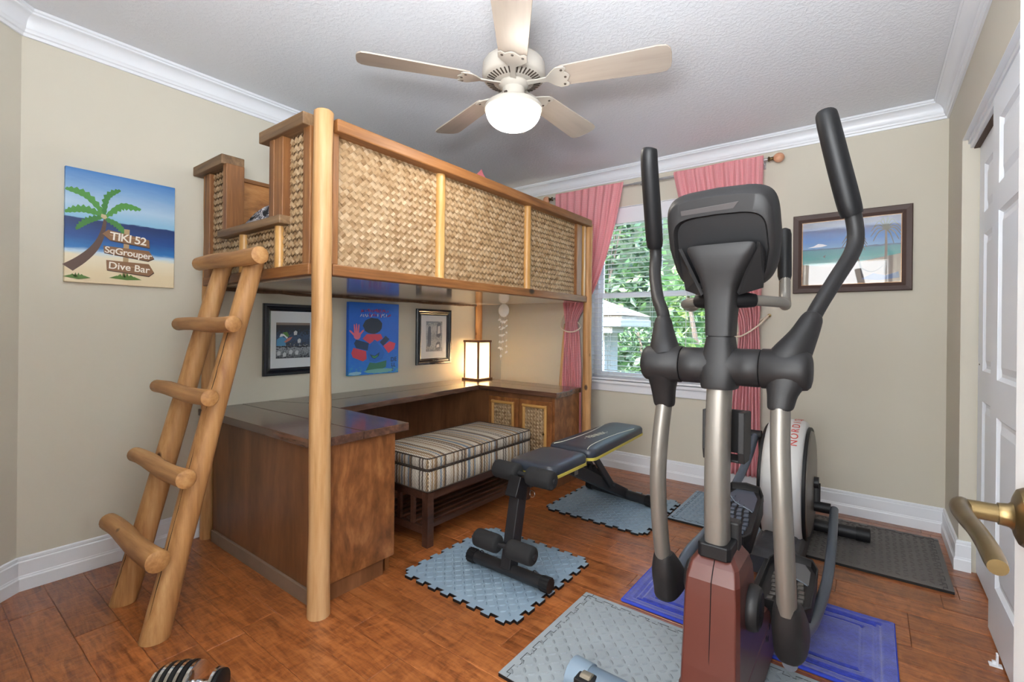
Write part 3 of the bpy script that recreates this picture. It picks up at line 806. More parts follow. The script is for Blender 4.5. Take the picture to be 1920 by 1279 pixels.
# far end and wall side boards
MB().box((-2.88, 3.232, 1.362), (-1.80, 3.262, 1.955)).build('far_end_panel', M['ply'], lb, bevel=.002)
MB().box((-2.895, 1.10, 1.375), (-2.872, 3.24, 1.975)).build('wall_side_panel', M['ply'], lb, bevel=.002)
MB().box((-2.898, 1.10, 1.975), (-2.862, 3.24, 1.997)).build('wall_side_rail', M['frame'], lb, bevel=.003)
mb = MB(); rg = random.Random(5)
pts = [(-2.862 + rg.uniform(-.004, .004), 1.12 + k*.106, 1.354 + rg.uniform(-.003, .003), .010*rg.uniform(.8, 1.15)) for k in range(21)]
mb.tube([p[:3] for p in pts], [p[3] for p in pts], 8)
lab(mb.build('bark_edge_rail', plain('bark edge', s2l(92, 66, 46), .8, var=.4, vscale=40), lb, smooth=True), 'rough bark edged strip along the wall')
# mattress and pillow
def soft_box(mb, lo, hi, nx, ny, puff, seed):
    rg = random.Random(seed)
    (x0, y0, z0), (x1, y1, z1) = lo, hi
    V = {}
    vs = []; fs = []
    for s_ in (0, 1):
        for i in range(nx+1):
            for j in range(ny+1):
                u, v = i/nx, j/ny
                e = min(1, min(u, 1-u)*nx*.5) * min(1, min(v, 1-v)*ny*.5)
                z = (z1 - (1-e)*puff + rg.uniform(-.006, .006)) if s_ else z0
                V[(s_, i, j)] = len(vs); vs.append((x0+(x1-x0)*u, y0+(y1-y0)*v, z))
    for s_ in (0, 1):
        for i in range(nx):
            for j in range(ny): fs.append((V[(s_, i, j)], V[(s_, i+1, j)], V[(s_, i+1, j+1)], V[(s_, i, j+1)]))
    for i in range(nx):
        for j in (0, ny): fs.append((V[(0, i, j)], V[(0, i+1, j)], V[(1, i+1, j)], V[(1, i, j)]))
    for j in range(ny):
        for i in (0, nx): fs.append((V[(0, i, j)], V[(0, i, j+1)], V[(1, i, j+1)], V[(1, i, j)]))
    mb.add(vs, fs)
mb = MB(); soft_box(mb, (-2.86, 1.12, 1.390), (-1.81, 3.22, 1.575), 14, 24, .03, 2)
tag(mb.build('mattress', M['mattress'], None, smooth=True), 'grey patterned mattress lying on the loft platform', 'mattress')
def pillow(name, label, c, ux, uy, hw, hh, th, mat, seed):
    """soft cushion: c centre, ux/uy in-plane unit axes"""
    rg = random.Random(seed); C_ = Vector(c); ux = Vector(ux).normalized(); uy = Vector(uy).normalized(); nz = ux.cross(uy)
    n = 12; vs = []; fs = []; idx = {}
    for s_ in (0, 1):
        for i in range(n+1):
            for j in range(n+1):
                u, v = -1+2*i/n, -1+2*j/n
                if s_ and (i in (0, n) or j in (0, n)): idx[(1, i, j)] = idx[(0, i, j)]; continue
                pinch = 1 - .07*(1-u*u)*abs(v)**3 - .0; pin2 = 1 - .07*(1-v*v)*abs(u)**3
                h_ = th*((1-u**4)*(1-v**4))**.5*(1 if s_ else -1) + .006*sin(5*u+seed)*sin(4*v)
                idx[(s_, i, j)] = len(vs); vs.append(C_ + ux*hw*u*pin2 + uy*hh*v*pinch + nz*h_)
    for s_ in (0, 1):
        for i in range(n):
            for j in range(n): fs.append((idx[(s_, i, j)], idx[(s_, i+1, j)], idx[(s_, i+1, j+1)], idx[(s_, i, j+1)]))
    mb = MB(); mb.add(vs, fs)
    return tag(mb.build(name, mat, None, smooth=True, ang=80), label, 'pillow')
pillow('pillow', 'grey camouflage pillow behind the stepped entry notch of the loft', (-2.33, 1.345, 1.735), (1, .12, 0), (-.1, 1, .25), .29, .19, .085, M['mattress'], 3)
pillow('pillow', 'pink pillow propped behind the loft front rail with only its tip showing', (-1.98, 2.265, 1.905), (.0, .80, .62), (-.10, -.60, .78), .19, .19, .05, M['pillow'], 5)

# ================================================================== LADDER
ld = thing('ladder', 'peeled log ladder with five rungs leaning on the near end of the loft bed', 'ladder', (-2.29, .62, 0))
def ladder_rail(xb, xt, seed, r=.043):
    rg = random.Random(seed); mb = MB(); k = 14; rings = []
    A_ = Vector((xb, .606, 0)); B_ = Vector((xt, .978, 1.462)); ax = (B_-A_).normalized()
    u = Vector((1, 0, 0)); u = (u - ax*u.dot(ax)).normalized(); v = ax.cross(u)
    for i in range(k+1):
        t = i/k; c = A_.lerp(B_, t) + Vector((.008*sin(t*5+seed), 0, 0)); rr = r*(1.12-.2*t)*rg.uniform(.97, 1.03)
        ring = []
        for j in range(16):
            a = 2*pi*j/16; p = c + u*rr*cos(a)*1.0 + v*rr*sin(a)*.95
            if i == 0: p = p - ax*(p.z/ax.z)
            ring.append(p)
        rings.append(ring)
    c = B_ + ax*.01
    rings.append([c + (p-B_)*.86 for p in rings[-1]])
    return mb.rings(rings).build('rail', M['log'], ld, smooth=True, ang=50)
ladder_rail(-2.478, -2.455, 1); ladder_rail(-2.098, -2.148, 2)
for (xa, xb, y, z, dz, r) in ((-2.622, -2.010, .612, .300, .012, .037), (-2.578, -1.992, .690, .582, .006, .033), (-2.600, -2.012, .772, .874, 0, .031), (-2.585, -2.006, .850, 1.158, 0, .031), (-2.580, -1.965, .930, 1.448, -.010, .034)):
    rg = random.Random(int(z*100)); n = 9; P = []; Q = []
    for k in range(n):
        t = k/(n-1); P.append((xa+(xb-xa)*t, y - .022 + .004*sin(t*6+z), z + dz*t + .003*sin(t*7))); Q.append(r*(.94+.1*t)*rg.uniform(.97, 1.03))
    P = [(P[0][0]-.004, P[0][1], P[0][2])] + P + [(P[-1][0]+.004, P[-1][1], P[-1][2])]; Q = [Q[0]*.85] + Q + [Q[-1]*.85]
    MB().tube(P, Q, 16).build('rung', M['logx'], ld, smooth=True, ang=50)

for (x0_, x1_, t0, t1, off) in ((-2.098, -2.148, .03, .46, .016), (-2.098, -2.148, .55, .80, .02), (-2.478, -2.455, .04, .16, .01)):
    A_ = Vector((x0_, .606, 0)); B_ = Vector((x1_, .978, 1.462)); ax = (B_-A_).normalized(); v = Vector((1, 0, 0)); v = (v-ax*v.dot(ax)).normalized(); w_ = ax.cross(v)
    P = []
    for k in range(12):
        t = t0 + (t1-t0)*k/11; c = A_.lerp(B_, t) + Vector((.008*sin(t*5+(1 if x0_ < -2.3 else 2)), 0, 0)); r = .043*(1.12-.2*t)
        a = math.acos(min(1, off/r)) ; sg = -1 if w_.y > 0 else 1
        P.append(c + v*(off + .002*sin(k*2.1)) + w_*sg*(r*.95*sin(a)) )
    MB().tube(P, [.0003] + [.0012]*10 + [.0003], 5).build('crack', M['dark'], ld)

# ================================================================== DESK
def plank_top(parent, poly_boards, mat, z0=.664, z1=.700):
    for b in poly_boards: MB().prism(b, 'z', z0, z1).build('board', mat, parent, bevel=.003)
dk = thing('desk_cabinet', 'dark stained plywood desk cabinet behind the ladder under the loft', 'cabinet', (-2.35, 1.25, 0))
MB().box((-2.815, 1.072, .0), (-1.795, 1.095, .664)).build('side_panel', M['deskside'], dk, bevel=.001)
MB().box((-1.812, 1.095, .078), (-1.792, 1.462, .664)).build('front_panel', M['desk'], dk, bevel=.001)
MB().box((-1.822, 1.097, .0), (-1.806, 1.41, .078)).build('toe_kick', M['deskside'], dk)
MB().box((-2.815, 1.440, .0), (-1.83, 1.462, .664)).build('inner_panel', M['desk'], dk)
MB().box((-2.815, 1.095, .62), (-1.82, 1.44, .664)).build('top_frame', M['deskside'], dk)
lab(MB().box((-2.80, 1.058, .0), (-1.80, 1.0715, .062)).build('base_board', M['toe'], dk, bevel=.002), 'worn grey brown strip along the floor')
fc = thing('door_cabinet', 'dark stained cabinet with two bamboo framed woven doors under the far loft corner', 'cabinet', (-2.1, 3.05, 0))
MB().box((-1.812, 2.885, .085), (-1.790, 3.238, .664)).build('side_panel', M['desk'], fc, bevel=.001)
MB().box((-1.822, 2.925, .0), (-1.806, 3.235, .085)).build('toe_kick', M['deskside'], fc)
MB().box((-2.50, 2.925, .0), (-1.822, 2.94, .085)).build('toe_kick', M['deskside'], fc)
MB().box((-2.50, 2.885, .085), (-1.812, 2.90, .664)).build('carcass_front', M['deskside'], fc)
MB().box((-2.50, 3.2, .0), (-1.812, 3.238, .664)).build('carcass_back', M['deskside'], fc)
MB().box((-2.50, 2.9, .085), (-1.812, 3.2, .10)).build('carcass_floor', M['deskside'], fc)
MB().box((-2.863, 2.872, .0), (-2.395, 2.886, .664)).build('corner_panel', M['deskside'], fc)
for (x0, x1) in ((-2.388, -2.098), (-2.092, -1.806)):
    dr = MB().box((x0, 2.866, .108), (x1, 2.884, .628)).build('door', M['desk'], fc, bevel=.003)
    a0, a1, b0, b1 = x0+.048, x1-.048, .155, .588
    mb = MB(); weave(mb, (a0, 2.8635, b0), (1, 0, 0), (0, 0, 1), (0, -1, 0), a1-a0, b1-b0, .019, random.Random(int(-x0*100)), .005)
    stuff(mb.build('woven_inset', M['weave'], dr, fixn=False))
    MB().tube([(a0, 2.858, b0-.01), (a0, 2.858, b1+.012)], .012, 10).build('bamboo_trim', M['bamboo'], dr, smooth=True)
    MB().tube([(a1, 2.858, b0-.01), (a1, 2.858, b1+.012)], .012, 10).build('bamboo_trim', M['bamboo'], dr, smooth=True)
    MB().tube([(a0-.01, 2.856, b1), (a1+.01, 2.856, b1)], .012, 10).build('bamboo_trim', M['bamboox'], dr, smooth=True)
    MB().tube([(a0-.01, 2.856, b0), (a1+.01, 2.856, b0)], .012, 10).build('bamboo_trim', M['bamboox'], dr, smooth=True)
    if x0 > -2.2: MB().lathe([(0, 0), (.005, 0), (.004, -.008), (.009, -.014), (.007, -.02), (0, -.021)], (x1-.052, 2.856, .40), 'y', 12).build('knob', M['brass'], dr, smooth=True)
dt = thing('desktop', 'U shaped dark walnut slab worktop running under the loft bed', 'worktop', (-2.6, 2.2, .664))
plank_top(dt, [[(-2.905, 1.028), (-1.796, 1.028), (-1.796, 1.098), (-1.756, 1.098), (-1.756, 1.262), (-2.905, 1.250)], [(-2.905, 1.253), (-1.756, 1.265), (-1.752, 1.512), (-2.345, 1.53), (-2.60, 1.53), (-2.905, 1.40)]], M['desktopx'])
plank_top(dt, [[(-2.905, 1.403), (-2.655, 1.510), (-2.665, 2.87), (-2.680, 3.30), (-2.905, 3.30)]], M['desktop'])
rg = random.Random(4)
edge = [(-2.355 - .13*t + rg.uniform(-.006, .006), 1.533+1.33*t) for t in [k/14 for k in range(15)]]
plank_top(dt, [[(-2.652, 1.533)] + edge + [(-2.662, 2.863)]], M['desktop'])
plank_top(dt, [[(-2.675, 2.866), (-1.760, 2.858), (-1.760, 3.08), (-2.675, 3.085)], [(-2.675, 3.088), (-1.788, 3.083), (-1.788, 3.262), (-2.675, 3.30)]], M['desktopx'])
lab(MB().box((-2.885, 1.47, .08), (-2.865, 3.2, .660)).build('back_panel', M['deskside'], dt), 'dark brown panel under the worktop')

# lantern
ln = thing('table_lantern', 'lit square paper lantern with dark wood edges on the worktop corner', 'lamp', (-2.76, 3.16, .700))
x0, x1, y0, y1, z0, z1 = -2.845, -2.678, 3.068, 3.235, .700, 1.035
lw = wood('lantern wood', s2l(80, 50, 30), s2l(112, 74, 46), s2l(140, 98, 64), 'z', 30, .4)
MB().box((x0-.012, y0-.012, z0), (x1+.012, y1+.012, z0+.018)).build('base', lw, ln, bevel=.002)
for (a, b_) in ((x0, y0), (x1-.014, y0), (x0, y1-.014), (x1-.014, y1-.014)): MB().box((a, b_, z0+.018), (a+.014, b_+.014, z1)).build('corner_strip', lw, ln, bevel=.001)
mb = MB(); ring_frame(mb, x0-.004, x1+.004, 0, 0, 0, 0, 0) if False else None
mb = MB()
for (a, b_, c_, d_) in ((x0-.005, y0-.005, x1+.005, y0+.013), (x0-.005, y1-.013, x1+.005, y1+.005), (x0-.005, y0+.013, x0+.013, y1-.013), (x1-.013, y0+.013, x1+.005, y1-.013)): mb.box((a, b_, z1-.006), (c_, d_, z1+.012))
mb.build('top_frame', lw, ln, bevel=.001)
paper, nt, b = nmat('lit lantern paper')
b.inputs['Base Color'].default_value = (.85, .75, .55, 1); b.inputs['Roughness'].default_value = .8
tr = nt.nodes.new('ShaderNodeBsdfTranslucent'); tr.inputs[0].default_value = (1.0, .92, .78, 1)
mx = nt.nodes.new('ShaderNodeMixShader'); mx.inputs[0].default_value = .75
nt.links.new(b.outputs[0], mx.inputs[1]); nt.links.new(tr.outputs[0], mx.inputs[2]); nt.links.new(mx.outputs[0], nt.nodes['Material Output'].inputs[0])
for (a, b_, c_, d_) in ((x0+.013, y0+.006, x1-.013, y0+.0075), (x0+.013, y1-.0075, x1-.013, y1-.006), (x0+.006, y0+.013, x0+.0075, y1-.013), (x1-.0075, y0+.013, x1-.006, y1-.013)):
    MB().box((a, b_, z0+.02), (c_, d_, z1-.008)).build('paper_panel', paper, ln)
bulb = emis('warm bulb', (1.0, .84, .62), 38.0 * LANTERN_POWER)
MB().lathe([(0, -.045), (.02, -.04), (.030, -.01), (.028, .015), (.014, .04), (.013, .06), (0, .06)], ((x0+x1)/2, (y0+y1)/2, z0+.13), 'z', 14).build('bulb', bulb, ln, smooth=True)
# ================================================================== UPHOLSTERED BENCH
ub = thing('storage_bench', 'dark wood shoe bench with a shelf of slats and an upholstered striped box seat', 'bench', (-2.065, 2.18, 0))
bx0, bx1, by0, by1 = -2.300, -1.832, 1.712, 2.650
def cushion(name, z0, z1, r, puff=0.0):
    mb = MB(); prof = [(0, r*.6), (.35, r*.1), (1, 0)] 
    nx, ny = 10, 20; rings = []
    def outline(i, z):
        pts = []; rr = .022
        a0, a1, b0, b1 = bx0+i, bx1-i, by0+i, by1-i
        for (cx, cy, s) in ((a1-rr, b1-rr, 0), (a0+rr, b1-rr, 1), (a0+rr, b0+rr, 2), (a1-rr, b0+rr, 3)):
            for k in range(5):
                a = s*pi/2 + k*pi/8; pts.append((cx+rr*cos(a), cy+rr*sin(a), z))
        return pts
    R0 = [outline(.006, z0), outline(0, z0+.006), outline(-.002, (z0+z1)/2), outline(0, z1-.008), outline(.008, z1-.001)]
    if puff: R0 += [outline(.05, z1+puff*.5), outline(.12, z1+puff*.9), outline(.2, z1+puff)]
    mb.rings(R0)
    o = mb.build(name, M['stripe'], ub, smooth=True, ang=50)
    def cord(z, i):
        P = [(x, y, z) for x, y, _ in outline(i, z)]; P.append(P[0]); mb = MB(); mb.tube(P, .0035, 6); return mb.build('piping', M['piping'], o, smooth=True)
    cord(z1-.002, .002); cord(z0+.004, -.001)
    return o
cushion('box_seat', .290, .402, 0); cushion('seat_cushion', .406, .468, 0, .012)
for (x, y) in ((bx1-.045, by0), (bx0, by0), (bx1-.045, by1-.045), (bx0, by1-.045)): MB().box((x, y, 0), (x+.045, y+.045, .289)).build('leg', M['darkwood'], ub, bevel=.003)
for (a, b_) in (((bx1-.035, by0+.045, .245), (bx1-.010, by1-.045, .289)), ((bx0+.010, by0+.045, .245), (bx0+.035, by1-.045, .289)), ((bx0+.045, by0+.010, .245), (bx1-.045, by0+.035, .289)), ((bx0+.045, by1-.035, .245), (bx1-.045, by1-.010, .289)), ((bx1-.035, by0+.045, .095), (bx1-.010, by1-.045, .118)), ((bx0+.010, by0+.045, .095), (bx0+.035, by1-.045, .118)), ((bx0+.045, by0+.010, .06), (bx1-.045, by0+.035, .10)), ((bx0+.045, by1-.035, .06), (bx1-.045, by1-.010, .10))):
    MB().box(a, b_).build('rail', M['darkwood'], ub, bevel=.002)
for k in range(3): MB().box((bx0+.10+.11*k, by0+.012, .10), (bx0+.125+.11*k, by0+.03, .246)).build('side_slat', M['darkwood'], ub)
for k in range(7): MB().box((bx0+.048+.054*k, by0+.03, .102), (bx0+.078+.054*k, by1-.03, .114)).build('shelf_slat', M['darkwood'], ub, bevel=.002)

# ================================================================== WEIGHT BENCH
wb = thing('weight_bench', 'black padded weight bench with yellow piping and two pairs of foam rollers', 'exercise bench', (-1.31, 2.3, 0.012))
def foot_tube(xa, xb, ya, yb, z, r):
    mb = MB(); mb.tube([(xa, ya, z), (xb, yb, z)], r, 18); o = mb.build('foot_tube', M['blackmetal'], wb, smooth=True)
    for s, (x, y), (x2, y2) in ((0, (xa, ya), (xb, yb)), (1, (xb, yb), (xa, ya))):
        d = (Vector((x2-x, y2-y, 0))).normalized(); mb = MB()
        a = Vector((x, y, z)) - d*.004; mb.tube([a, a+d*.045], r*1.09, 18)
        for k in range(14):
            an = 2*pi*k/14; pz = z + r*1.1*sin(an); off = r*1.1*cos(an); nx = Vector((-d.y, d.x, 0))
            p = a + nx*off; mb.tube([(p.x, p.y, pz), (p.x+d.x*.04, p.y+d.y*.04, pz)], .0022, 5)
        mb.build('end_cap', M['black2'], o, smooth=True)
    return o
ff = foot_tube(-1.545, -1.088, 1.728, 1.726, .0535, .0285)
for x in (-1.47, -1.165):
    mb = MB(); mb.tube([(x+.011*cos(a)*1.0, 1.727, .082+.011*sin(a)) for a in [k*2*pi/10 for k in range(11)]], .0028, 6); mb.build('ring_loop', M['blackmetal'], ff, smooth=True)
rf_ = foot_tube(-1.60, -1.105, 3.045, 2.965, .0535, .031)
def bar(p0, p1, w, h, name='beam', mat='blackmetal', par=None, bevel=.004):
    a, b_ = Vector(p0), Vector(p1); t = (b_-a).normalized(); x = Vector((1, 0, 0)); x = (x - t*x.dot(t)).normalized(); n = t.cross(x)
    mb = MB(); mb.rings([[c + x*sx*w/2 + n*sy*h/2 for sx, sy in ((-1, -1), (1, -1), (1, 1), (-1, 1))] for c in (a, b_)])
    return mb.build(name, M[mat], par or wb, bevel=bevel)
bar((-1.31, 1.728, .06), (-1.31, 1.80, .40), .055, .065, 'front_post')
bar((-1.31, 1.765, .37), (-1.31, 1.805, .455), .065, .075, 'post_cap', 'black2')
bar((-1.31, 1.86, .415), (-1.31, 2.30, .425), .055, .04, 'seat_beam')
bar((-1.31, 2.19, .43), (-1.31, 2.99, .062), .055, .062, 'main_beam')
MB().box((-1.281, 2.27, .355), (-1.279, 2.31, .40)).build('sticker', plain('grey sticker', s2l(120, 118, 112), .4), wb)
for x in (-1.345, -1.275): bar((x, 2.44, .465), (x, 2.735, .185), .012, .045, 'brace')
mb = MB(); mb.prism([(2.42, .345), (2.44, .375), (2.47, .345), (2.50, .365), (2.53, .325), (2.56, .345), (2.60, .30), (2.63, .32), (2.66, .27), (2.69, .285), (2.72, .225), (2.70, .18), (2.40, .31)], 'x', -1.318, -1.302); mb.build('notched_rack', M['blackmetal'], wb)
MB().tube([(-1.37, 2.735, .19), (-1.25, 2.735, .19)], .010, 10).build('adjuster_pin', M['blackmetal'], wb, smooth=True)
mb = MB(); mb.tube([(-1.235+.014*cos(a), 1.80, .395+.016*sin(a)) for a in [k*2*pi/12 for k in range(13)]], .0022, 6); mb.build('pull_ring', M['chrome'], wb, smooth=True)
def roller_pair(y, z, x0, x1, r):
    MB().tube([(x0-.01, y, z), (x1+.01, y, z)], .011, 12).build('roller_bar', M['blackmetal'], wb, smooth=True)
    xm = (x0+x1)/2
    for (a, b_) in ((x0, xm-.028), (xm+.028, x1)):
        mb = MB(); mb.lathe([(.012, 0), (r*.8, 0), (r*.95, .006), (r, .016), (r, (b_-a)-.016), (r*.95, (b_-a)-.006), (r*.8, (b_-a)), (.012, (b_-a))], (a, y, z), 'x', 24); mb.build('foam_roller', M['rubber'], wb, smooth=True, ang=60)
roller_pair(1.815, .470, -1.462, -1.128, .043); roller_pair(1.672, .182, -1.458, -1.135, .041)
def pad(name, y0, y1, z0, w0, w1, th, tilt=0, tz=0):
    """rounded pad: outline in xy"""
    def outline(i, z):
        pts = []; rr = .05
        for (sx, y, w, s) in ((1, y1-i, w1, 0), (-1, y1-i, w1, 1), (-1, y0+i, w0, 2), (1, y0+i, w0, 3)):
            cx = -1.31 + sx*(w/2-i-rr); cy = y + (-rr if s < 2 else rr)
            for k in range(6):
                a = s*pi/2 + k*pi/10; px = cx+rr*cos(a); py = cy+rr*sin(a)
                pts.append((px, py, z + (py-y0)*tz))
        return pts
    mb = MB(); mb.rings([outline(.004, z0+.008), outline(0, z0+.014), outline(0, z0+th-.016), outline(.006, z0+th-.005), outline(.02, z0+th), outline(.06, z0+th+.002)])
    o = mb.build(name, M['vinyl'], wb, smooth=True, ang=50)
    mb = MB(); mb.rings([outline(.004, z0-.004), outline(-.002, z0), outline(-.002, z0+.014), outline(.006, z0+.0165)]); mb.build('yellow_edge', M['yellow'], o, smooth=True)
    return o
pad('seat_pad', 1.885, 2.238, .447, .275, .275, .058)
bp = pad('back_pad', 2.262, 3.045, .452, .285, .240, .058, tz=.012)
for s in (-1, 1):
    P = smooth_path([(-1.31+s*.105, 2.275, .5115), (-1.31+s*.082, 2.36, .5125), (-1.31+s*.074, 2.52, .5145), (-1.31+s*.080, 2.70, .5166), (-1.31+s*.105, 2.90, .519)], 5)
    MB().tube(P, .0026, 6).build('piping', M['cream'], bp, smooth=True)
def text_mesh(name, s, size, mat, parent, Mx, extrude=0.0004, align='CENTER', spacing=1.0, bold=0.0):
    cu = bpy.data.curves.new(name, 'FONT'); cu.body = s; cu.size = size; cu.extrude = extrude; cu.align_x = align; cu.align_y = 'CENTER'; cu.space_character = spacing; cu.offset = bold
    tmp = bpy.data.objects.new('tmp', cu); COL.objects.link(tmp)
    dg = bpy.context.evaluated_depsgraph_get(); me = bpy.data.meshes.new_from_object(tmp.evaluated_get(dg)); bpy.data.objects.remove(tmp)
    root = parent
    while root.parent: root = root.parent
    me.transform(Matrix.Translation(-Vector(root.location)) @ Mx)
    me.materials.clear(); me.materials.append(mat)
    o = bpy.data.objects.new(name, me); COL.objects.link(o); o.parent = parent; return o
def frame_m(o, x, y, z): return Matrix(((x[0], y[0], z[0], o[0]), (x[1], y[1], z[1], o[1]), (x[2], y[2], z[2], o[2]), (0, 0, 0, 1)))
text_mesh('lettering', '· FENNIX ·', .055, M['cream'], bp, frame_m((-1.315, 2.60, .5168), (.12, .99, .012), (-.99, .12, 0), (0, -.012, 1)))

# ================================================================== FLOOR MATS
def puzzle(x0, x1, y0, y1, teeth, z1=.012, pitch=.0763, ph=0):
    """outline polygon; teeth = set of sides ('s','e','n','w') that are toothed"""
    P = []
    def side(a, b_, toothed):
        a, b_ = Vector(a), Vector(b_); L = (b_-a).length; t = (b_-a)/L; nn = Vector((t.y, -t.x))  # outward for ccw
        P.append((a.x, a.y))
        if toothed:
            n = int(round(L/pitch)); p = L/n
            for k in range(n):
                c = (k+.5)*p
                for (s_, d_) in ((-.20, 0), (-.29, .021), (.29, .021), (.20, 0)):
                    q = a + t*(c + s_*p) + nn*d_; P.append((q.x, q.y))
    side((x0, y0), (x1, y0), 's' in teeth); side((x1, y0), (x1, y1), 'e' in teeth)
    side((x1, y1), (x0, y1), 'n' in teeth); side((x0, y1), (x0, y0), 'w' in teeth)
    return P
def foam_mat(label, x0, x1, y0, y1, teeth, mat, tread, th=.014, border=(), group=None, pitch=.0305):
    t = thing('foam_mat', label, 'mat', ((x0+x1)/2, (y0+y1)/2, 0), group)
    bx0_, bx1_, by0_, by1_ = x0, x1, y0, y1; bw = .034; tt = set(teeth)
    P = puzzle(x0, x1, y0, y1, teeth)
    MB().prism(P, 'z', th-.002, th).build('mat_slab', M[mat], t); MB().prism(P, 'z', 0.0005, th-.002).build('mat_core', M['black2'], t)
    mb = MB(); n = int((x1-x0-.03)/pitch); m_ = int((y1-y0-.03)/pitch)
    ox = (x0+x1)/2 - (n-1)*pitch/2; oy = (y0+y1)/2 - (m_-1)*pitch/2; s = math.sqrt(.5)
    for i in range(n):
        for j in range(m_):
            cx, cy = ox+i*pitch, oy+j*pitch; sg = 1 if (i+j) % 2 else -1
            ax, ay = s, s*sg; px, py = -ay, ax; L, W = .0160, .0052; hz = .0028
            def q(a, b_, z): return (cx+ax*a+px*b_, cy+ay*a+py*b_, th+z)
            mb.add([q(-L, 0, 0), q(-L*.4, -W, 0), q(L*.4, -W, 0), q(L, 0, 0), q(L*.4, W, 0), q(-L*.4, W, 0), q(-L*.55, 0, hz), q(L*.55, 0, hz)],
                   [(0, 1, 6), (1, 2, 7, 6), (2, 3, 7), (3, 4, 7), (4, 5, 6, 7), (5, 0, 6)])
    stuff(mb.build('tread_pattern', M[tread], t, fixn=True))
    if border:
        mb = MB()
        for side in border:
            rg = range(8)
            for k in rg:
                L = (x1-x0) if side in 'sn' else (y1-y0); c = (k+.5)*L/8; p = L/8; b0 = .030
                pts = [(-.5*p, 0), (-.24*p, 0), (-.28*p, .015), (.28*p, .015), (.24*p, 0), (.5*p, 0)]
                def mp(a, d_):
                    if side == 's': return (x0+c+a, y0+b0-d_+.006, th+.0004)
                    if side == 'n': return (x0+c+a, y1-b0+d_-.006, th+.0004)
                    if side == 'w': return (x0+b0-d_+.006, y0+c+a, th+.0004)
                    return (x1-b0+d_-.006, y0+c+a, th+.0004)
                mb.tube([mp(*q_) for q_ in pts], .0012, 4)
        mb.build('joint_line', M['black2'], t)
    return t
foam_mat('blue grey puzzle edged foam mat under the front foot of the weight bench', -1.720, -1.108, 1.475, 2.095, 'senw', 'matblue', 'matblue2')
foam_mat('blue grey puzzle edged foam mat under the rear foot of the weight bench', -1.640, -1.010, 2.570, 3.180, 'senw', 'matblue', 'matblue2')
foam_mat('blue grey foam mat near the back wall beside the pink right curtain', -.978, -.368, 2.885, 3.495, '', 'matblue', 'matblue2', border='wsn')
foam_mat('charcoal foam mat under the drum housing by the closet corner', -.355, .305, 2.850, 3.520, '', 'matdark', 'matdark2', border='en')
foam_mat('grey foam mat in the foreground left of the dark red housing', -.975, -.362, 1.235, 1.845, '', 'matgrey', 'matgrey2', border='wn')
foam_mat('grey foam mat in the foreground right of the dark red housing', -.358, .255, 1.235, 1.845, '', 'matgrey', 'matgrey2', border='n')

# blue bath rug
rg_ = thing('bath_rug', 'royal blue terry rug lying under the elliptical pedals', 'rug', (-.375, 2.15, 0))
mb = MB(); nx, ny = 184, 100; rr = random.Random(5)
def rugz(u, v):
    x, y = u*.92, v*.52; d = min(x, .92-x, y, .52-y)
    z = .011
    if d < .012: z = .013
    for a in (.045, .062, .10): 
        if abs(d-a) < .005: z -= .006
    if d > .108: z += .002
    return z + .0015*sin(x*31+y*9)*(1 if x > .75 else .3) + .001*sin(y*40)
vs = []; fs = []
for i in range(nx+1):
    for j in range(ny+1):
        u, v = i/nx, j/ny; vs.append((-.835+.92*u, 1.895+.035*u*0+.505*v, rugz(u, v) if 0 < i < nx and 0 < j < ny else .001))
for i in range(nx):
    for j in range(ny): a = i*(ny+1)+j; fs.append((a, a+ny+1, a+ny+2, a+1))
mb.add(vs, fs); mb.build('pile', M['rug'], rg_, smooth=True, ang=60)
MB().tube([(-.833, 1.897, .006), (.083, 1.897, .006), (.083, 2.398, .006), (-.833, 2.398, .006), (-.833, 1.897, .006)], .006, 8).build('hem', plain('bright blue hem', s2l(44, 64, 176), .9), rg_)

# dumbbell at the lower border
db = thing('dumbbell', 'small black and chrome dumbbell lying on the floor at the lower left border', 'dumbbell', (-1.62, .56, 0))
ax = Vector((.80, .60, 0)); c0 = Vector((-1.665, .535, 0)); 
def disc(t0, t1, r, m, name):
    mb = MB(); a, b_ = c0 + ax*t0, c0 + ax*t1
    mb.tube([(a.x, a.y, .068), (a.x+ax.x*.002, a.y+ax.y*.002, .068), (b_.x-ax.x*.002, b_.y-ax.y*.002, .068), (b_.x, b_.y, .068)], [r*.93, r, r, r*.93], 28)
    mb.build(name, m, db, smooth=True, ang=40)
for k, (t, r) in enumerate(((-.060, .040), (-.046, .050), (-.032, .057), (-.018, .062), (-.004, .064), (.010, .066), (.024, .067), (.038, .067), (.052, .066))):
    disc(t, t+.013, r, M['black2'] if k % 2 else M['chrome'], 'weight_plate')
disc(.065, .12, .016, M['chrome'], 'handle'); disc(.118, .130, .05, M['chrome'], 'weight_plate'); disc(.131, .143, .046, M['black2'], 'weight_plate')

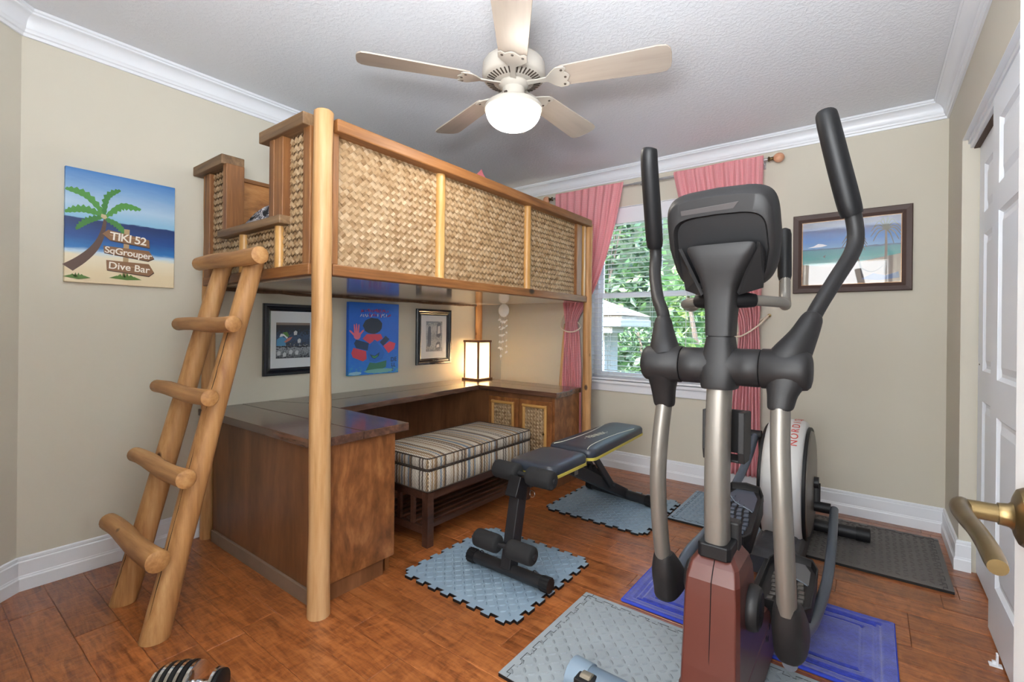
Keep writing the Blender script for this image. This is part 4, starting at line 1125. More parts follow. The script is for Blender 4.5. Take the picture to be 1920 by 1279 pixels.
# ================================================================== CEILING FAN
FX, FY, FZ = -1.262, 1.662, 2.232
cf = thing('ceiling_fan', 'white five blade ceiling fan with a lit frosted globe', 'ceiling fan', (FX, FY, ZC))
MB().lathe([(0, ZC-.0005), (.066, ZC-.0005), (.066, 2.40), (.062, 2.34), (.062, 2.32), (0, 2.32)], (FX, FY, 0), 'z', 36).build('canopy', M['fan'], cf, smooth=True, ang=40)
MB().lathe([(0, 2.335), (.08, 2.335), (.125, 2.325), (.137, 2.310), (.139, 2.262), (.134, 2.252), (.128, 2.246), (.085, 2.234), (.078, 2.232), (0, 2.232)], (FX, FY, 0), 'z', 48).build('motor_housing', M['fan'], cf, smooth=True, ang=40)
for k in range(40):
    a = 2*pi*k/40
    if k == 0:
        mb = MB(); mb.box((.092, -.0028, -.002), (.124, .0028, .0015), M=Matrix.Translation((0, 0, 0)))
        v0 = mb.build('vent_slot', M['fandark'], cf, local=True); me_v = v0.data; o = v0
    else:
        o = v0.copy(); COL.objects.link(o); o.parent = cf
    o.matrix_local = Matrix.Translation((0, 0, 2.2098-ZC)) @ Matrix.Rotation(a, 4, 'Z') @ Matrix.Rotation(-R(15.6), 4, 'Y')
MB().lathe([(0, 2.234), (.062, 2.234), (.066, 2.226), (.060, 2.214), (.048, 2.208), (.046, 2.205), (0, 2.205)], (FX, FY, 0), 'z', 36).build('flywheel', M['fan'], cf, smooth=True, ang=40)
MB().lathe([(0, 2.21), (.047, 2.21), (.050, 2.200), (.050, 2.150), (.052, 2.142), (0, 2.142)], (FX, FY, 0), 'z', 32).build('switch_housing', M['fan'], cf, smooth=True, ang=40)
MB().box((FX-.01, FY-.056, 2.165), (FX+.004, FY-.048, 2.180)).build('switch', M['fandark'], cf, bevel=.001)
MB().lathe([(0, 2.146), (.075, 2.143), (.118, 2.136), (.126, 2.126), (.126, 2.112), (.121, 2.108), (.118, 2.112), (0, 2.118)], (FX, FY, 0), 'z', 48).build('fitter_ring', M['fan'], cf, smooth=True, ang=40)
globe, nt, b = nmat('lit frosted globe')
b.inputs['Base Color'].default_value = (.9, .87, .8, 1); b.inputs['Roughness'].default_value = .3
b.inputs['Emission Color'].default_value = (1.0, .93, .82, 1); b.inputs['Emission Strength'].default_value = GLOBE_POWER
prof = [(.117, 2.118)] + [(.120*cos(t)**.8 if t < pi/2-.01 else 0.0, 2.108 - .078*sin(t)) for t in [k*pi/2/10 for k in range(11)]]
MB().lathe([(0, 2.118)] + prof, (FX, FY, 0), 'z', 48).build('globe', globe, cf, smooth=True, ang=60)
for k in range(5):
    a = R(-54 + 72*k)
    base = Matrix.Translation((0, 0, FZ-ZC)) @ Matrix.Rotation(a, 4, 'Z')
    tiltm = base @ Matrix.Rotation(R(-11), 4, 'X')
    if k == 0:
        mb = MB(); P = []
        L0, L1 = .205, .660
        outl = [(L0, -.052), (L0+.02, -.058), (L1-.05, -.074), (L1-.02, -.070), (L1-.004, -.050), (L1, -.02), (L1, .02), (L1-.004, .050), (L1-.02, .070), (L1-.05, .074), (L0+.02, .058), (L0, .052)]
        mb.prism(outl, 'z', -.003, .003); bl0 = mb.build('blade', M['blade'], cf, local=True, bevel=.001)
        mb = MB()
        arm = [(.055, -.014), (.11, -.011), (.150, -.014), (.175, -.040), (.200, -.060), (.235, -.058), (.243, -.046), (.232, -.030), (.246, -.012), (.250, 0), (.246, .012), (.232, .030), (.243, .046), (.235, .058), (.200, .060), (.175, .040), (.150, .014), (.11, .011), (.055, .014)]
        mb.prism(arm, 'z', -.010, -.004); br0 = mb.build('blade_arm', M['fan'], cf, local=True, bevel=.002)
        mb = MB()
        for (x, y) in ((.222, -.042), (.232, 0), (.222, .042)): mb.lathe([(0, -.0125), (.005, -.012), (.006, -.010), (0, -.010)], (x, y, 0), 'z', 10)
        sc0 = mb.build('screw_heads', M['fandark'], br0, local=True)
        b1, r1 = bl0, br0
    else:
        b1 = bl0.copy(); r1 = br0.copy(); s1 = sc0.copy()
        for o in (b1, r1, s1): COL.objects.link(o)
        b1.parent = cf; r1.parent = cf; s1.parent = r1
    b1.matrix_local = tiltm; r1.matrix_local = tiltm
MB().tube([(FX+.02, FY-.045, 2.15), (FX+.02, FY-.045, 2.135)], .004, 8).build('pull_chain_stub', M['shell'], cf)

# ================================================================== CURTAIN ROD AND CURTAINS
RZ = 2.318; RY = YB - .085
rd = thing('curtain_rod', 'brushed metal curtain rod with round wooden finials over the window', 'curtain rod', (-1.42, RY, RZ))
MB().tube([(-2.285, RY, RZ), (-1.50, RY, RZ)], .008, 12).build('outer_tube', M['rod'], rd, smooth=True)
MB().tube([(-1.52, RY, RZ), (-.565, RY, RZ)], .0105, 12).build('inner_tube', M['rod'], rd, smooth=True)
for (x, s) in ((-2.285, -1), (-.565, 1)):
    MB().lathe([(0, 0), (.016, 0), (.018, s*.006), (.012, s*.014), (.012, s*.03), (.017, s*.034), (0, s*.034)], (x, RY, RZ), 'x', 16).build('collar', M['brass'], rd, smooth=True)
    MB().lathe([(0, s*.03)] + [(.032*sin(t), s*(.064-.034*cos(t))) for t in [k*pi/8 for k in range(1, 8)]] + [(0, s*.098)], (x, RY, RZ), 'x', 20).build('finial_ball', M['ball'], rd, smooth=True)
for x in (-2.25, -1.46, -.60):
    MB().box((x-.006, RY, RZ-.018), (x+.006, YB-.0005, RZ-.010)).box((x-.010, YB-.004, RZ-.04), (x+.010, YB-.0005, RZ+.01)).build('bracket', M['rod'], rd, bevel=.001)
def curtain(name, label, prof, folds, seed, y0, mat, amp=.018, thick=False):
    """prof rows (z, xleft, xright, yoffset)"""
    rg = random.Random(seed); rows = smooth_path(prof, 6); nx = folds*8
    vs = []; fs = []; uv = []
    ph = [rg.uniform(-.5, .5) for _ in range(nx+1)]
    W0 = prof[0][2]-prof[0][1]; Ls = [0]
    for i in range(1, len(rows)): Ls.append(Ls[-1] + abs(rows[i][0]-rows[i-1][0]))
    for i, (z, xl, xr, yo) in enumerate(rows):
        w = xr-xl; dens = min(1.6, W0/max(w, .05))
        for j in range(nx+1):
            u = j/nx; a = amp*(0.55+.45*dens)*(1 if i > 1 else .5)
            if i < 9: a *= .35 + .06*i
            y = y0 + yo - (.024 if i < 9 else max(0, .024-.003*(i-9))) + a*sin(2*pi*folds*u + ph[j]*.5 + 1.2*sin(z*1.4+seed)) + .005*sin(9*u+z*5)
            vs.append((xl + w*u + .003*sin(j*2.1+z*9), y, z)); uv.append((u*W0*1.35, Ls[i]))
    for i in range(len(rows)-1):
        for j in range(nx): a = i*(nx+1)+j; fs.append((a, a+1, a+nx+2, a+nx+1))
    mb = MB(); mb.add(vs, fs); o = mb.build(name, mat, None, smooth=True, fixn=False, ang=180)
    ul = o.data.uv_layers.new(name='UVMap')
    for l in o.data.loops: ul.data[l.index].uv = uv[l.vertex_index]
    if label: tag(o, label, 'curtain')
    sd = o.modifiers.new('thick', 'SOLIDIFY'); sd.thickness = .0012
    return o
lc = curtain('curtain', 'pink gingham curtain gathered to the left of the window with a rope', [(2.345, -2.235, -1.600, 0), (2.30, -2.235, -1.605, 0), (2.0, -2.225, -1.665, 0), (1.7, -2.200, -1.76, .0), (1.45, -2.170, -1.87, .0), (1.28, -2.150, -1.995, .01), (1.20, -2.140, -2.03, .012), (1.1, -2.150, -2.00, .008), (.9, -2.155, -1.985, 0), (.6, -2.165, -1.975, 0), (.3, -2.165, -1.975, 0), (.150, -2.170, -1.975, 0)], 9, 2, RY, M['pink'], .016)
rc = curtain('curtain', 'pink gingham curtain gathered to the right behind the console with a rope', [(2.345, -1.195, -.592, 0), (2.30, -1.195, -.594, 0), (2.0, -1.12, -.600, 0), (1.7, -.99, -.600, 0), (1.45, -.86, -.602, 0), (1.28, -.765, -.606, .01), (1.18, -.740, -.612, .012), (1.05, -.745, -.605, .008), (.8, -.775, -.600, 0), (.5, -.80, -.592, 0), (.150, -.825, -.585, 0)], 9, 5, RY, M['pink'], .016)
lnn = curtain('lining', None, [(1.2, -2.155, -2.05, 0), (.9, -2.19, -2.05, 0), (.5, -2.215, -2.05, 0), (.145, -2.235, -2.05, 0)], 3, 7, RY+.035, M['lining'], .008)
lnn.parent = lc; lnn.location = Vector(lnn.location) - Vector(lc.location)
def tieback(label, pts, hook):
    t = thing('tieback_rope', label, 'tieback', hook)
    MB().tube(smooth_path(pts, 6), .006, 8).build('rope', M['cord'], t, smooth=True)
    MB().lathe([(0, 0), (.012, 0), (.012, -.004), (.004, -.006), (.004, -.03), (.008, -.034), (0, -.036)], (hook[0], YB-.0005, hook[2]), 'y', 12).build('hook', M['brass'], t, smooth=True)
tieback('cream rope tieback holding the left pink curtain', [(-2.165, YB-.03, 1.315), (-2.185, YB-.06, 1.24), (-2.16, RY-.035, 1.165), (-2.09, RY-.040, 1.130), (-2.02, RY-.035, 1.135), (-1.99, RY, 1.17), (-2.02, RY+.03, 1.2), (-2.1, RY+.04, 1.26), (-2.165, YB-.035, 1.31)], (-2.165, YB-.01, 1.315))
tieback('cream rope tieback holding the right pink curtain', [(-.560, YB-.03, 1.262), (-.60, RY-.030, 1.20), (-.66, RY-.037, 1.15), (-.72, RY-.036, 1.115), (-.757, RY, 1.12), (-.73, RY+.03, 1.15), (-.64, RY+.04, 1.21), (-.560, YB-.035, 1.258)], (-.560, YB-.01, 1.262))

# ================================================================== SHELL CHIME
ch = thing('shell_chime', 'white shell wind chime hanging under the far end of the loft bed', 'wind chime', (-2.10, 2.62, 1.36))
cx, cy = -2.485, 3.165
ch.location = (cx, cy, 1.36)
bpy.context.view_layer.update()
mb = MB(); mb.lathe([(0, -.006), (.036, -.005), (.055, .0), (.057, .003), (.036, .006), (0, .008)], (cx, cy-.0, 1.305), 'y', 20); mb.build('shell_disc', M['shell'], ch, smooth=True)
MB().tube([(cx, cy, 1.3615), (cx, cy, 1.350)], .002, 6).build('hanger', M['cord'], ch)
rg = random.Random(8)
for k, (dx, L) in enumerate(((-.040, .30), (-.024, .38), (-.006, .28), (.014, .20), (.034, .31))):
    mb = MB(); z0_ = 1.300 - (.048**2 - dx*dx)**.5*0.9; mb.tube([(cx+dx, cy, z0_), (cx+dx+rg.uniform(-.004, .004), cy, z0_-L)], .0019, 5); st = mb.build('string', M['cord'], ch)
    z = z0_-.05
    while z > z0_-L-.01:
        mb = MB(); r = rg.uniform(.009, .015); a = rg.uniform(0, 3)
        mb.tube([(cx+dx-r*cos(a), cy-r*.5, z-r*sin(a)), (cx+dx, cy, z), (cx+dx+r*cos(a), cy+r*.3, z+r*sin(a))], [.002, r*.75, .002], 8)
        mb.build('shell', M['shell'], st, smooth=True); z -= rg.uniform(.045, .07)
# ================================================================== ELLIPTICAL TRAINER
EX = -.345
el = thing('elliptical_trainer', 'large elliptical trainer with silver mast, dark red front housing and silver drum', 'exercise machine', (EX, 2.2, 0.014))
def sx(x): return EX + x
# front stabiliser
fs = MB(); fs.tube([(-.735, 1.335, .062), (.055, 1.335, .062)], .036, 20, flat=1.25); fs = fs.build('front_stabilizer', plain('blue grey moulded plastic', s2l(92, 108, 124), .4), el, smooth=True)
mb = MB(); mb.tube([(-.757, 1.335, .060), (-.752, 1.335, .060), (-.690, 1.335, .060)], [.036, .043, .041], 20, flat=1.3); mb.build('end_cap', plain('pale blue grey cap', s2l(118, 136, 152), .4), fs, smooth=True, ang=40)
mb = MB(); mb.lathe([(0, 0), (.026, 0), (.030, .003), (.030, .033), (.026, .036), (0, .036)], (-.702, 1.302, .072), 'x', 24); mb.build('transport_wheel', plain('worn grey wheel', s2l(130, 122, 108), .3, .4), fs, smooth=True)
MB().box((-.712, 1.268, .030), (-.656, 1.338, .0955)).build('wheel_well', M['black2'], fs, bevel=.004)
# frame rail
MB().box((sx(-.035), 1.50, .050), (sx(.035), 2.70, .115)).build('main_rail', M['blackmetal'], el, bevel=.006)
# red housing : front face y ~1.36, flares backwards at the base
def ring_h(z, yf, yb, hwf, hwb, ch=.03):
    return [(sx(-hwf+ch*.4), yf, z), (sx(hwf-ch*.4), yf, z), (sx(hwf), yf+ch, z), (sx(hwb), yb-.01, z), (sx(hwb-.012), yb, z), (sx(-hwb+.012), yb, z), (sx(-hwb), yb-.01, z), (sx(-hwf), yf+ch, z)]
mb = MB()
mb.rings([ring_h(.030, 1.335, 1.95, .082, .085, .02), ring_h(.165, 1.342, 1.90, .080, .082, .02), ring_h(.17, 1.350, 1.88, .078, .08, .02),
          ring_h(.225, 1.352, 1.80, .077, .078, .02), ring_h(.27, 1.356, 1.62, .076, .076, .02), ring_h(.42, 1.366, 1.585, .073, .073, .02), ring_h(.462, 1.370, 1.575, .071, .071, .022), ring_h(.498, 1.392, 1.555, .064, .064, .02), ring_h(.532, 1.425, 1.530, .038, .042, .018)])
red = mb.build('front_housing', M['red'], el, bevel=.004)
# centre seam line
mb = MB(); mb.tube([(sx(.002), 1.3345, .035), (sx(.002), 1.3505, .17), (sx(.002), 1.3655, .42), (sx(.002), 1.3695, .464), (sx(.002), 1.3925, .4995), (sx(.002), 1.424, .533)], .0013, 5); mb.build('seam', M['black2'], red)
for z, y in ((.168, 1.349), (.150, 1.341)): MB().box((sx(-.066), y-.0012, z), (sx(.066), y+.001, z+.003)).build('seam', M['red'], red)
for (y, z) in ((1.80, .165), (1.77, .14), (1.74, .155)): MB().box((sx(.0805), y-.006, z-.012), (sx(.083), y+.006, z+.004)).build('vent_hole', M['dark'], red)
# pivot disc on the housing side
mb = MB(); mb.lathe([(0, 0), (.058, 0), (.062, .006), (.062, .022), (.056, .032), (.045, .036), (.040, .033), (0, .032)], (sx(.070), 1.500, .365), 'x', 32); mb.build('pivot_cover', M['black'], red, smooth=True)
mb = MB(); mb.lathe([(0, 0), (.058, 0), (.062, -.006), (.062, -.022), (.045, -.034), (0, -.032)], (sx(-.070), 1.520, .395), 'x', 32); mb.build('pivot_cover', M['black'], red, smooth=True)
# clamp collar and mast
mb = MB(); mb.rings([[(sx(a*.044), 1.452 + b_*.055, z) for a, b_ in ((-1, -.8), (-.8, -1), (.8, -1), (1, -.8), (1, .9), (.8, 1), (-.8, 1), (-1, .9))] for z in (.515, .555)]); mb.build('clamp_collar', M['black2'], el, bevel=.004)
mb = MB(); mb.rings([[(sx(.030 + a*.018), 1.505 + b_*.022, z) for a, b_ in ((-1, -1), (1, -1), (1, 1), (-1, 1))] for z in (.47, .60)]); mb.build('clamp_lever', M['black'], el, bevel=.006)
mb = MB(); pts = [(sx(0), 1.452, .505), (sx(-.002), 1.448, .60), (sx(-.003), 1.446, .75), (sx(-.002), 1.448, .90), (sx(0), 1.452, 1.01)]
P = smooth_path(pts, 4)
rings = []
for p in P:
    rings.append([(p[0] + .031*abs(cos(a))**.6*(1 if cos(a) > 0 else -1), p[1] + .045*abs(sin(a))**.6*(1 if sin(a) > 0 else -1), p[2]) for a in [2*pi*k/28 for k in range(28)]])
mb.rings(rings); mb.build('mast', M['silver'], el, smooth=True, ang=60)
# bottle holder on the user side of the mast
mb = MB(); mb.prism([(1.49, .918), (1.585, .912), (1.582, .79), (1.565, .765), (1.50, .768), (1.49, .80)], 'x', sx(-.058), sx(-.040)); mb.prism([(1.49, .918), (1.585, .912), (1.582, .79), (1.565, .765), (1.50, .768), (1.49, .80)], 'x', sx(.040), sx(.058))
mb.box((sx(-.058), 1.575, .78), (sx(.058), 1.588, .912)); mb.box((sx(-.05), 1.50, .768), (sx(.05), 1.58, .776))
mb.build('bottle_holder', M['black'], el, bevel=.003)
# stem: from below the crossbar up to the console
def sq_ring(cx, cy, z, hw, hd, e=.45, tilt=0, n=28):
    out = []
    for k in range(n):
        a = 2*pi*k/n; c_, s_ = cos(a), sin(a)
        x = hw*abs(c_)**e*(1 if c_ > 0 else -1); y = hd*abs(s_)**e*(1 if s_ > 0 else -1)
        out.append((cx+x, cy+y, z + tilt*y))
    return out
mb = MB(); S = [(1.452, .990, .045, .058, 0), (1.452, .998, .047, .060, 0), (1.452, 1.05, .054, .058, 0), (1.455, 1.10, .042, .050, 0), (1.458, 1.137, .036, .044, 0), (1.458, 1.1375, .0325, .040, 0), (1.458, 1.16, .0325, .040, 0)]
mb.rings([sq_ring(EX, y, z, a, b_, .6, t) for (y, z, a, b_, t) in S])
mb.build('lower_stem_cover', M['black'], el, smooth=True, ang=50)
mb = MB(); S = [(1.458, 1.1395, .0365, .045, 0), (1.460, 1.19, .0385, .045, -.1), (1.462, 1.235, .041, .046, -.2), (1.455, 1.27, .046, .046, -.3), (1.438, 1.30, .056, .040, -.45), (1.420, 1.34, .074, .032, -.5), (1.406, 1.376, .090, .022, -.5), (1.402, 1.386, .088, .016, -.5)]
mb.rings([sq_ring(EX + max(0, (z-1.27))*.09, y, z, a, b_, .38, t) for (y, z, a, b_, t) in S])
mb.build('console_neck', M['black'], el, smooth=True, ang=55)
# side wedges where neck meets the shell
for s in (-1, 1):
    mb = MB(); mb.add([(sx(s*.045), 1.44, 1.262), (sx(s*.100), 1.475, 1.282), (sx(s*.108), 1.448, 1.375), (sx(s*.100), 1.41, 1.395), (sx(s*.060), 1.432, 1.30), (sx(s*.05), 1.50, 1.275)], [(0, 1, 2, 3, 4), (0, 5, 1)])
    sd = mb.build('neck_wedge', M['black'], el); so = sd.modifiers.new('s', 'SOLIDIFY'); so.thickness = .01
# crossbar hubs (axis x)
def hub(name, x0, x1, prof):
    mb = MB(); mb.lathe(prof, (0, 1.452, 1.052), 'x', 36); return mb.build(name, M['black'], el, smooth=True, ang=40)
hub('centre_hub', 0, 0, [(0, sx(-.105)), (.050, sx(-.105)), (.0525, sx(-.102)), (.0525, sx(-.06)), (.0520, sx(-.059)), (.055, sx(-.02)), (.055, sx(.02)), (.0520, sx(.059)), (.0525, sx(.06)), (.0525, sx(.102)), (.050, sx(.105)), (0, sx(.105))])
for s in (-1, 1):
    pr = [(0, .107), (.052, .107), (.0545, .110), (.0545, .200), (.052, .215), (.044, .2225), (.030, .226), (0, .227)]
    hub('arm_hub', 0, 0, [(r, sx(s*t)) for r, t in pr])
# console
def crounded(hw, hh, cx, n=48, e=.33, skew=.08):
    out = []
    for k in range(n):
        a = 2*pi*k/n; c_, s_ = cos(a), sin(a)
        x = abs(c_)**e*(1 if c_ > 0 else -1); z = abs(s_)**e*(1 if s_ > 0 else -1)
        wd = hw*(1 - .22*max(0, -z)**1.6 - .02*max(0, z))
        out.append((cx + wd*x, hh*z + .010*(1-x*x)*(1 if z > 0 else 0)*hh/.13))
    return out
CZ, CY = 1.398, 1.430; tl = R(24)       # back of console leans: top nearer the camera side
def cring(hw, hh, depth, dz=0):
    """depth: distance along +y' (towards user)"""
    out = []
    for (x, z) in crounded(hw, hh, 0):
        yy = depth*cos(tl) - (z+dz)*sin(tl)*1.0
        zz = (z+dz)*cos(tl) + depth*sin(tl)
        out.append((sx(x), CY + yy, CZ + zz))
    return out
mb = MB()
mb.rings([cring(.150, .140, .055), cring(.152, .142, .045), cring(.150, .140, .030), cring(.142, .133, .004), cring(.137, .128, -.003), cring(.126, .104, -.006, -.022), cring(.123, .101, .000, -.022), cring(.119, .097, .014, -.022)])
con = mb.build('console_shell', M['black'], el, smooth=True, ang=45)
mb = MB(); mb.rings([cring(.1195, .0975, .0135, -.022), cring(.09, .08, .0132, -.022)]); mb.build('console_inset', M['black2'], con, smooth=True)
mb = MB(); mb.rings([cring(.146, .136, .0555), cring(.14, .13, .058)]); mb.build('console_face', M['black2'], con, smooth=True)
mb = MB()
def cpt(x, z, d_): return (sx(x), CY + d_*cos(tl) - z*sin(tl), CZ + z*cos(tl) + d_*sin(tl))
q = [(-.095, .096), (.045, .099), (.060, .116), (-.095, .110)]
mb.rings([[cpt(x, z, -.0055) for x, z in q], [cpt(x, z, -.0035) for x, z in q]]); mb.build('handle_slot', plain('console grey slot', s2l(64, 60, 60), .45), con, bevel=.002)
# static handlebar
for s in (-1, 1):
    hb = MB()
    stube(hb, [(sx(s*.075), 1.505, 1.243, .0155), (sx(s*.115), 1.535, 1.240, .0155), (sx(s*.138), 1.580, 1.238, .0155), (sx(s*.137), 1.655, 1.234, .0155), (sx(s*.130), 1.700, 1.262, .0155), (sx(s*.127), 1.715, 1.33, .0155)], 5, 14)
    g_ = hb.build('fixed_handle', M['silver'] if s > 0 else M['silver'], el, smooth=True)
    MB().tube([(sx(s*.025), 1.475, 1.243), (sx(s*.06), 1.493, 1.243), (sx(s*.078), 1.507, 1.2425)], [.024, .022, .019], 14).build('handle_boss', M['black2'], el, smooth=True)
    gp = MB(); gp.tube([(sx(s*.127), 1.715, 1.315), (sx(s*.126), 1.717, 1.33), (sx(s*.124), 1.722, 1.46), (sx(s*.1235), 1.723, 1.475), (sx(s*.123), 1.724, 1.480)], [.016, .020, .020, .017, .009], 16); gp.build('grip', M['black2'], g_, smooth=True)
    mb = MB(); mb.tube([(sx(s*.1275), 1.712, 1.255), (sx(s*.1272), 1.714, 1.312)], [.0163, .0163], 14); mb.build('pulse_sensor', plain('worn gold foil', s2l(150, 118, 66), .25, .8, var=.5, vscale=60), g_, smooth=True)
# moving arms
def arm(side, up, lowp, ls, boot):
    s = side
    a = MB(); stube(a, up, 5, 16); ar = a.build('upper_arm', M['black'], el, smooth=True, ang=60)
    return ar
# right arm (near closet)
def ellip_tube(mb, sts, n=24, e=.8):
    """stations (x,y,z,rx,ry)"""
    rings = []
    for (x, y, z, rx, ry) in smooth_path(sts, 4):
        rings.append([(x + rx*abs(cos(a))**e*(1 if cos(a) > 0 else -1), y + ry*abs(sin(a))**e*(1 if sin(a) > 0 else -1), z) for a in [2*pi*k/n for k in range(n)]])
    mb.rings(rings); return mb
def side_arm(s, upper, grip, sock_u, sock_l, lower, boot):
    a = MB(); stube(a, upper, 6, 18); a.build('upper_arm', M['black'], el, smooth=True, ang=60)
    g_ = MB(); stube(g_, grip, 5, 18); g_.build('arm_grip', M['black2'], el, smooth=True, ang=60)
    u = MB(); u.tube([p[:3] for p in smooth_path(sock_u, 4)], [p[3] for p in smooth_path(sock_u, 4)], 22, upv=(0, 1, 0)); u.build('upper_sleeve', M['black'], el, smooth=True, ang=50)
    l = MB(); ellip_tube(l, sock_l); l.build('lower_sleeve', M['black'], el, smooth=True, ang=50)
    t = MB(); ellip_tube(t, lower, 24, .9); t.build('swing_arm', M['silver'], el, smooth=True, ang=60)
    b_ = MB(); ellip_tube(b_, boot, 24, .7); b_.build('link_boot', M['black'], el, smooth=True, ang=50)
side_arm(1,
    [(sx(.205), 1.480, 1.13, .020), (sx(.222), 1.520, 1.20, .020), (sx(.262), 1.575, 1.29, .020), (sx(.300), 1.64, 1.375, .0205), (sx(.309), 1.66, 1.43, .021), (sx(.300), 1.655, 1.50, .021)],
    [(sx(.300), 1.654, 1.487, .027), (sx(.292), 1.645, 1.52, .030), (sx(.270), 1.625, 1.62, .030), (sx(.251), 1.605, 1.71, .029), (sx(.240), 1.600, 1.765, .027), (sx(.238), 1.600, 1.777, .020)],
    [(sx(.160), 1.455, 1.065, .050), (sx(.178), 1.462, 1.095, .046), (sx(.200), 1.482, 1.14, .035), (sx(.217), 1.505, 1.185, .027), (sx(.221), 1.512, 1.195, .022)],
    [(sx(.168), 1.452, 1.040, .050, .050), (sx(.166), 1.446, 1.015, .047, .046), (sx(.160), 1.434, .985, .036, .036), (sx(.157), 1.426, .955, .031, .031), (sx(.156), 1.424, .948, .026, .027)],
    [(sx(.157), 1.425, .955, .0235, .030), (sx(.160), 1.405, .85, .0235, .030), (sx(.166), 1.392, .74, .0235, .030), (sx(.172), 1.392, .62, .0235, .030), (sx(.176), 1.405, .50, .0235, .030), (sx(.177), 1.425, .42, .0235, .030)],
    [(sx(.177), 1.425, .443, .026, .030), (sx(.177), 1.440, .43, .033, .044), (sx(.177), 1.475, .375, .040, .072), (sx(.177), 1.515, .325, .042, .092), (sx(.177), 1.535, .285, .041, .095), (sx(.177), 1.535, .272, .035, .088)])
side_arm(-1,
    [(sx(-.175), 1.475, 1.13, .020), (sx(-.187), 1.510, 1.20, .020), (sx(-.228), 1.57, 1.262, .020), (sx(-.268), 1.65, 1.35, .0205), (sx(-.279), 1.685, 1.42, .021), (sx(-.274), 1.66, 1.50, .021)],
    [(sx(-.275), 1.665, 1.452, .026), (sx(-.272), 1.650, 1.48, .029), (sx(-.262), 1.600, 1.58, .029), (sx(-.252), 1.545, 1.70, .028), (sx(-.248), 1.53, 1.748, .026), (sx(-.247), 1.528, 1.757, .019)],
    [(sx(-.160), 1.455, 1.075, .050), (sx(-.166), 1.462, 1.10, .044), (sx(-.176), 1.482, 1.14, .035), (sx(-.184), 1.500, 1.18, .027), (sx(-.186), 1.505, 1.19, .022)],
    [(sx(-.165), 1.455, 1.035, .050, .050), (sx(-.168), 1.460, 1.01, .044, .046), (sx(-.172), 1.475, .97, .036, .036), (sx(-.174), 1.490, .925, .031, .031), (sx(-.174), 1.492, .915, .026, .027)],
    [(sx(-.174), 1.490, .925, .0235, .030), (sx(-.181), 1.478, .82, .0235, .030), (sx(-.186), 1.474, .70, .0235, .030), (sx(-.187), 1.488, .58, .0235, .030), (sx(-.186), 1.512, .47, .0235, .030), (sx(-.185), 1.535, .40, .0235, .030)],
    [(sx(-.185), 1.530, .433, .026, .030), (sx(-.185), 1.537, .42, .031, .040), (sx(-.185), 1.565, .370, .040, .068), (sx(-.185), 1.598, .315, .041, .086), (sx(-.185), 1.605, .288, .040, .088), (sx(-.185), 1.605, .277, .034, .080)])
# foot rails and pedals
slate = plain('blue grey rail paint', s2l(84, 92, 104), .35, .3)
def rail(s, pts, r=.019):
    mb = MB(); stube(mb, [(*p, r) for p in pts], 5, 14); return mb.build('foot_rail', slate, el, smooth=True)
CKY, CKZ = 2.90, .405
rail(-1, [(sx(-.185), 1.60, .300), (sx(-.185), 1.80, .335), (sx(-.180), 2.05, .335), (sx(-.172), 2.35, .385), (sx(-.150), 2.62, .49), (sx(-.150), 2.86, .590)])
rail(1, [(sx(.177), 1.49, .250), (sx(.180), 1.70, .215), (sx(.195), 1.95, .150), (sx(.215), 2.25, .165), (sx(.215), 2.55, .21), (sx(.205), 2.90, .255)])
def pedal(s, yc, zc, pitchang, xo=0.0):
    """tray shaped foot pedal"""
    Mx = Matrix.Translation((sx(xo), yc, zc)) @ Matrix.Rotation(pitchang, 4, 'X')
    def T(p): return Mx @ Vector(p)
    w = .084
    out = [(-w, -.165), (-w*.75, -.195), (w*.75, -.195), (w, -.165), (w*.98, .12), (w*.70, .185), (0, .200), (-w*.70, .185), (-w*.98, .12)]
    def ring(k, z): return [T((x*k, y*k if True else y, z)) for x, y in out]
    mb = MB(); mb.rings([ring(.88, -.062), ring(.96, -.055), ring(.985, .0), ring(1.0, .005), ring(1.0, .034), ring(.975, .036), ring(.95, .034), ring(.93, .012), ring(.92, .009)])
    p = mb.build('pedal', M['black'], el, smooth=True, ang=40)
    mb = MB()
    rr_ = random.Random(int(yc*10))
    for i in range(9):
        for j in range(4):
            x0 = -.055+.028*j + .006*sin(i*.9); y0 = -.155+.030*i
            if y0 > .10 - .10*(j/3.0): continue
            g0 = .0035
            a = [(x0+g0, y0+g0), (x0+.026-g0, y0+g0+.004), (x0+.026-g0, y0+.027-g0+.004), (x0+g0, y0+.027-g0)]
            mb.rings([[T((x, y, .009)) for x, y in a], [T((x, y, .0145)) for x, y in a], [T((x0+.013+(x-x0-.013)*.7, y0+.0155+(y-y0-.0155)*.7, .016)) for x, y in a]])
    mb.build('tread_block', plain('dusty tread rubber', s2l(74, 80, 92), .45) if s < 0 else plain('dusty grey tread rubber', s2l(84, 80, 76), .55), p)
    mb = MB(); cc = [(-.055, .115), (-.02, .06), (.03, .03), (.058, .01)]
    mb.tube([T((x, y, .014)) for x, y in smooth_path(cc, 4)], .0025, 6); mb.build('tread_edge', plain('pale tread edge', s2l(128, 140, 152), .4), p)
    mb = MB(); mb.rings([[T((x, y, z)) for x, y in [(-.056, .12), (-.02, .065), (.03, .035), (.060, .02), (.058, .12), (.035, .17), (-.035, .17)]] for z in (.009, .012)]); mb.build('toe_plate', slate if s < 0 else plain('scuffed grey plate', s2l(96, 96, 98), .4), p)
    return p
pedal(-1, 2.20, .375, R(15), -.103)
pedal(1, 2.02, .215, R(3), .112)
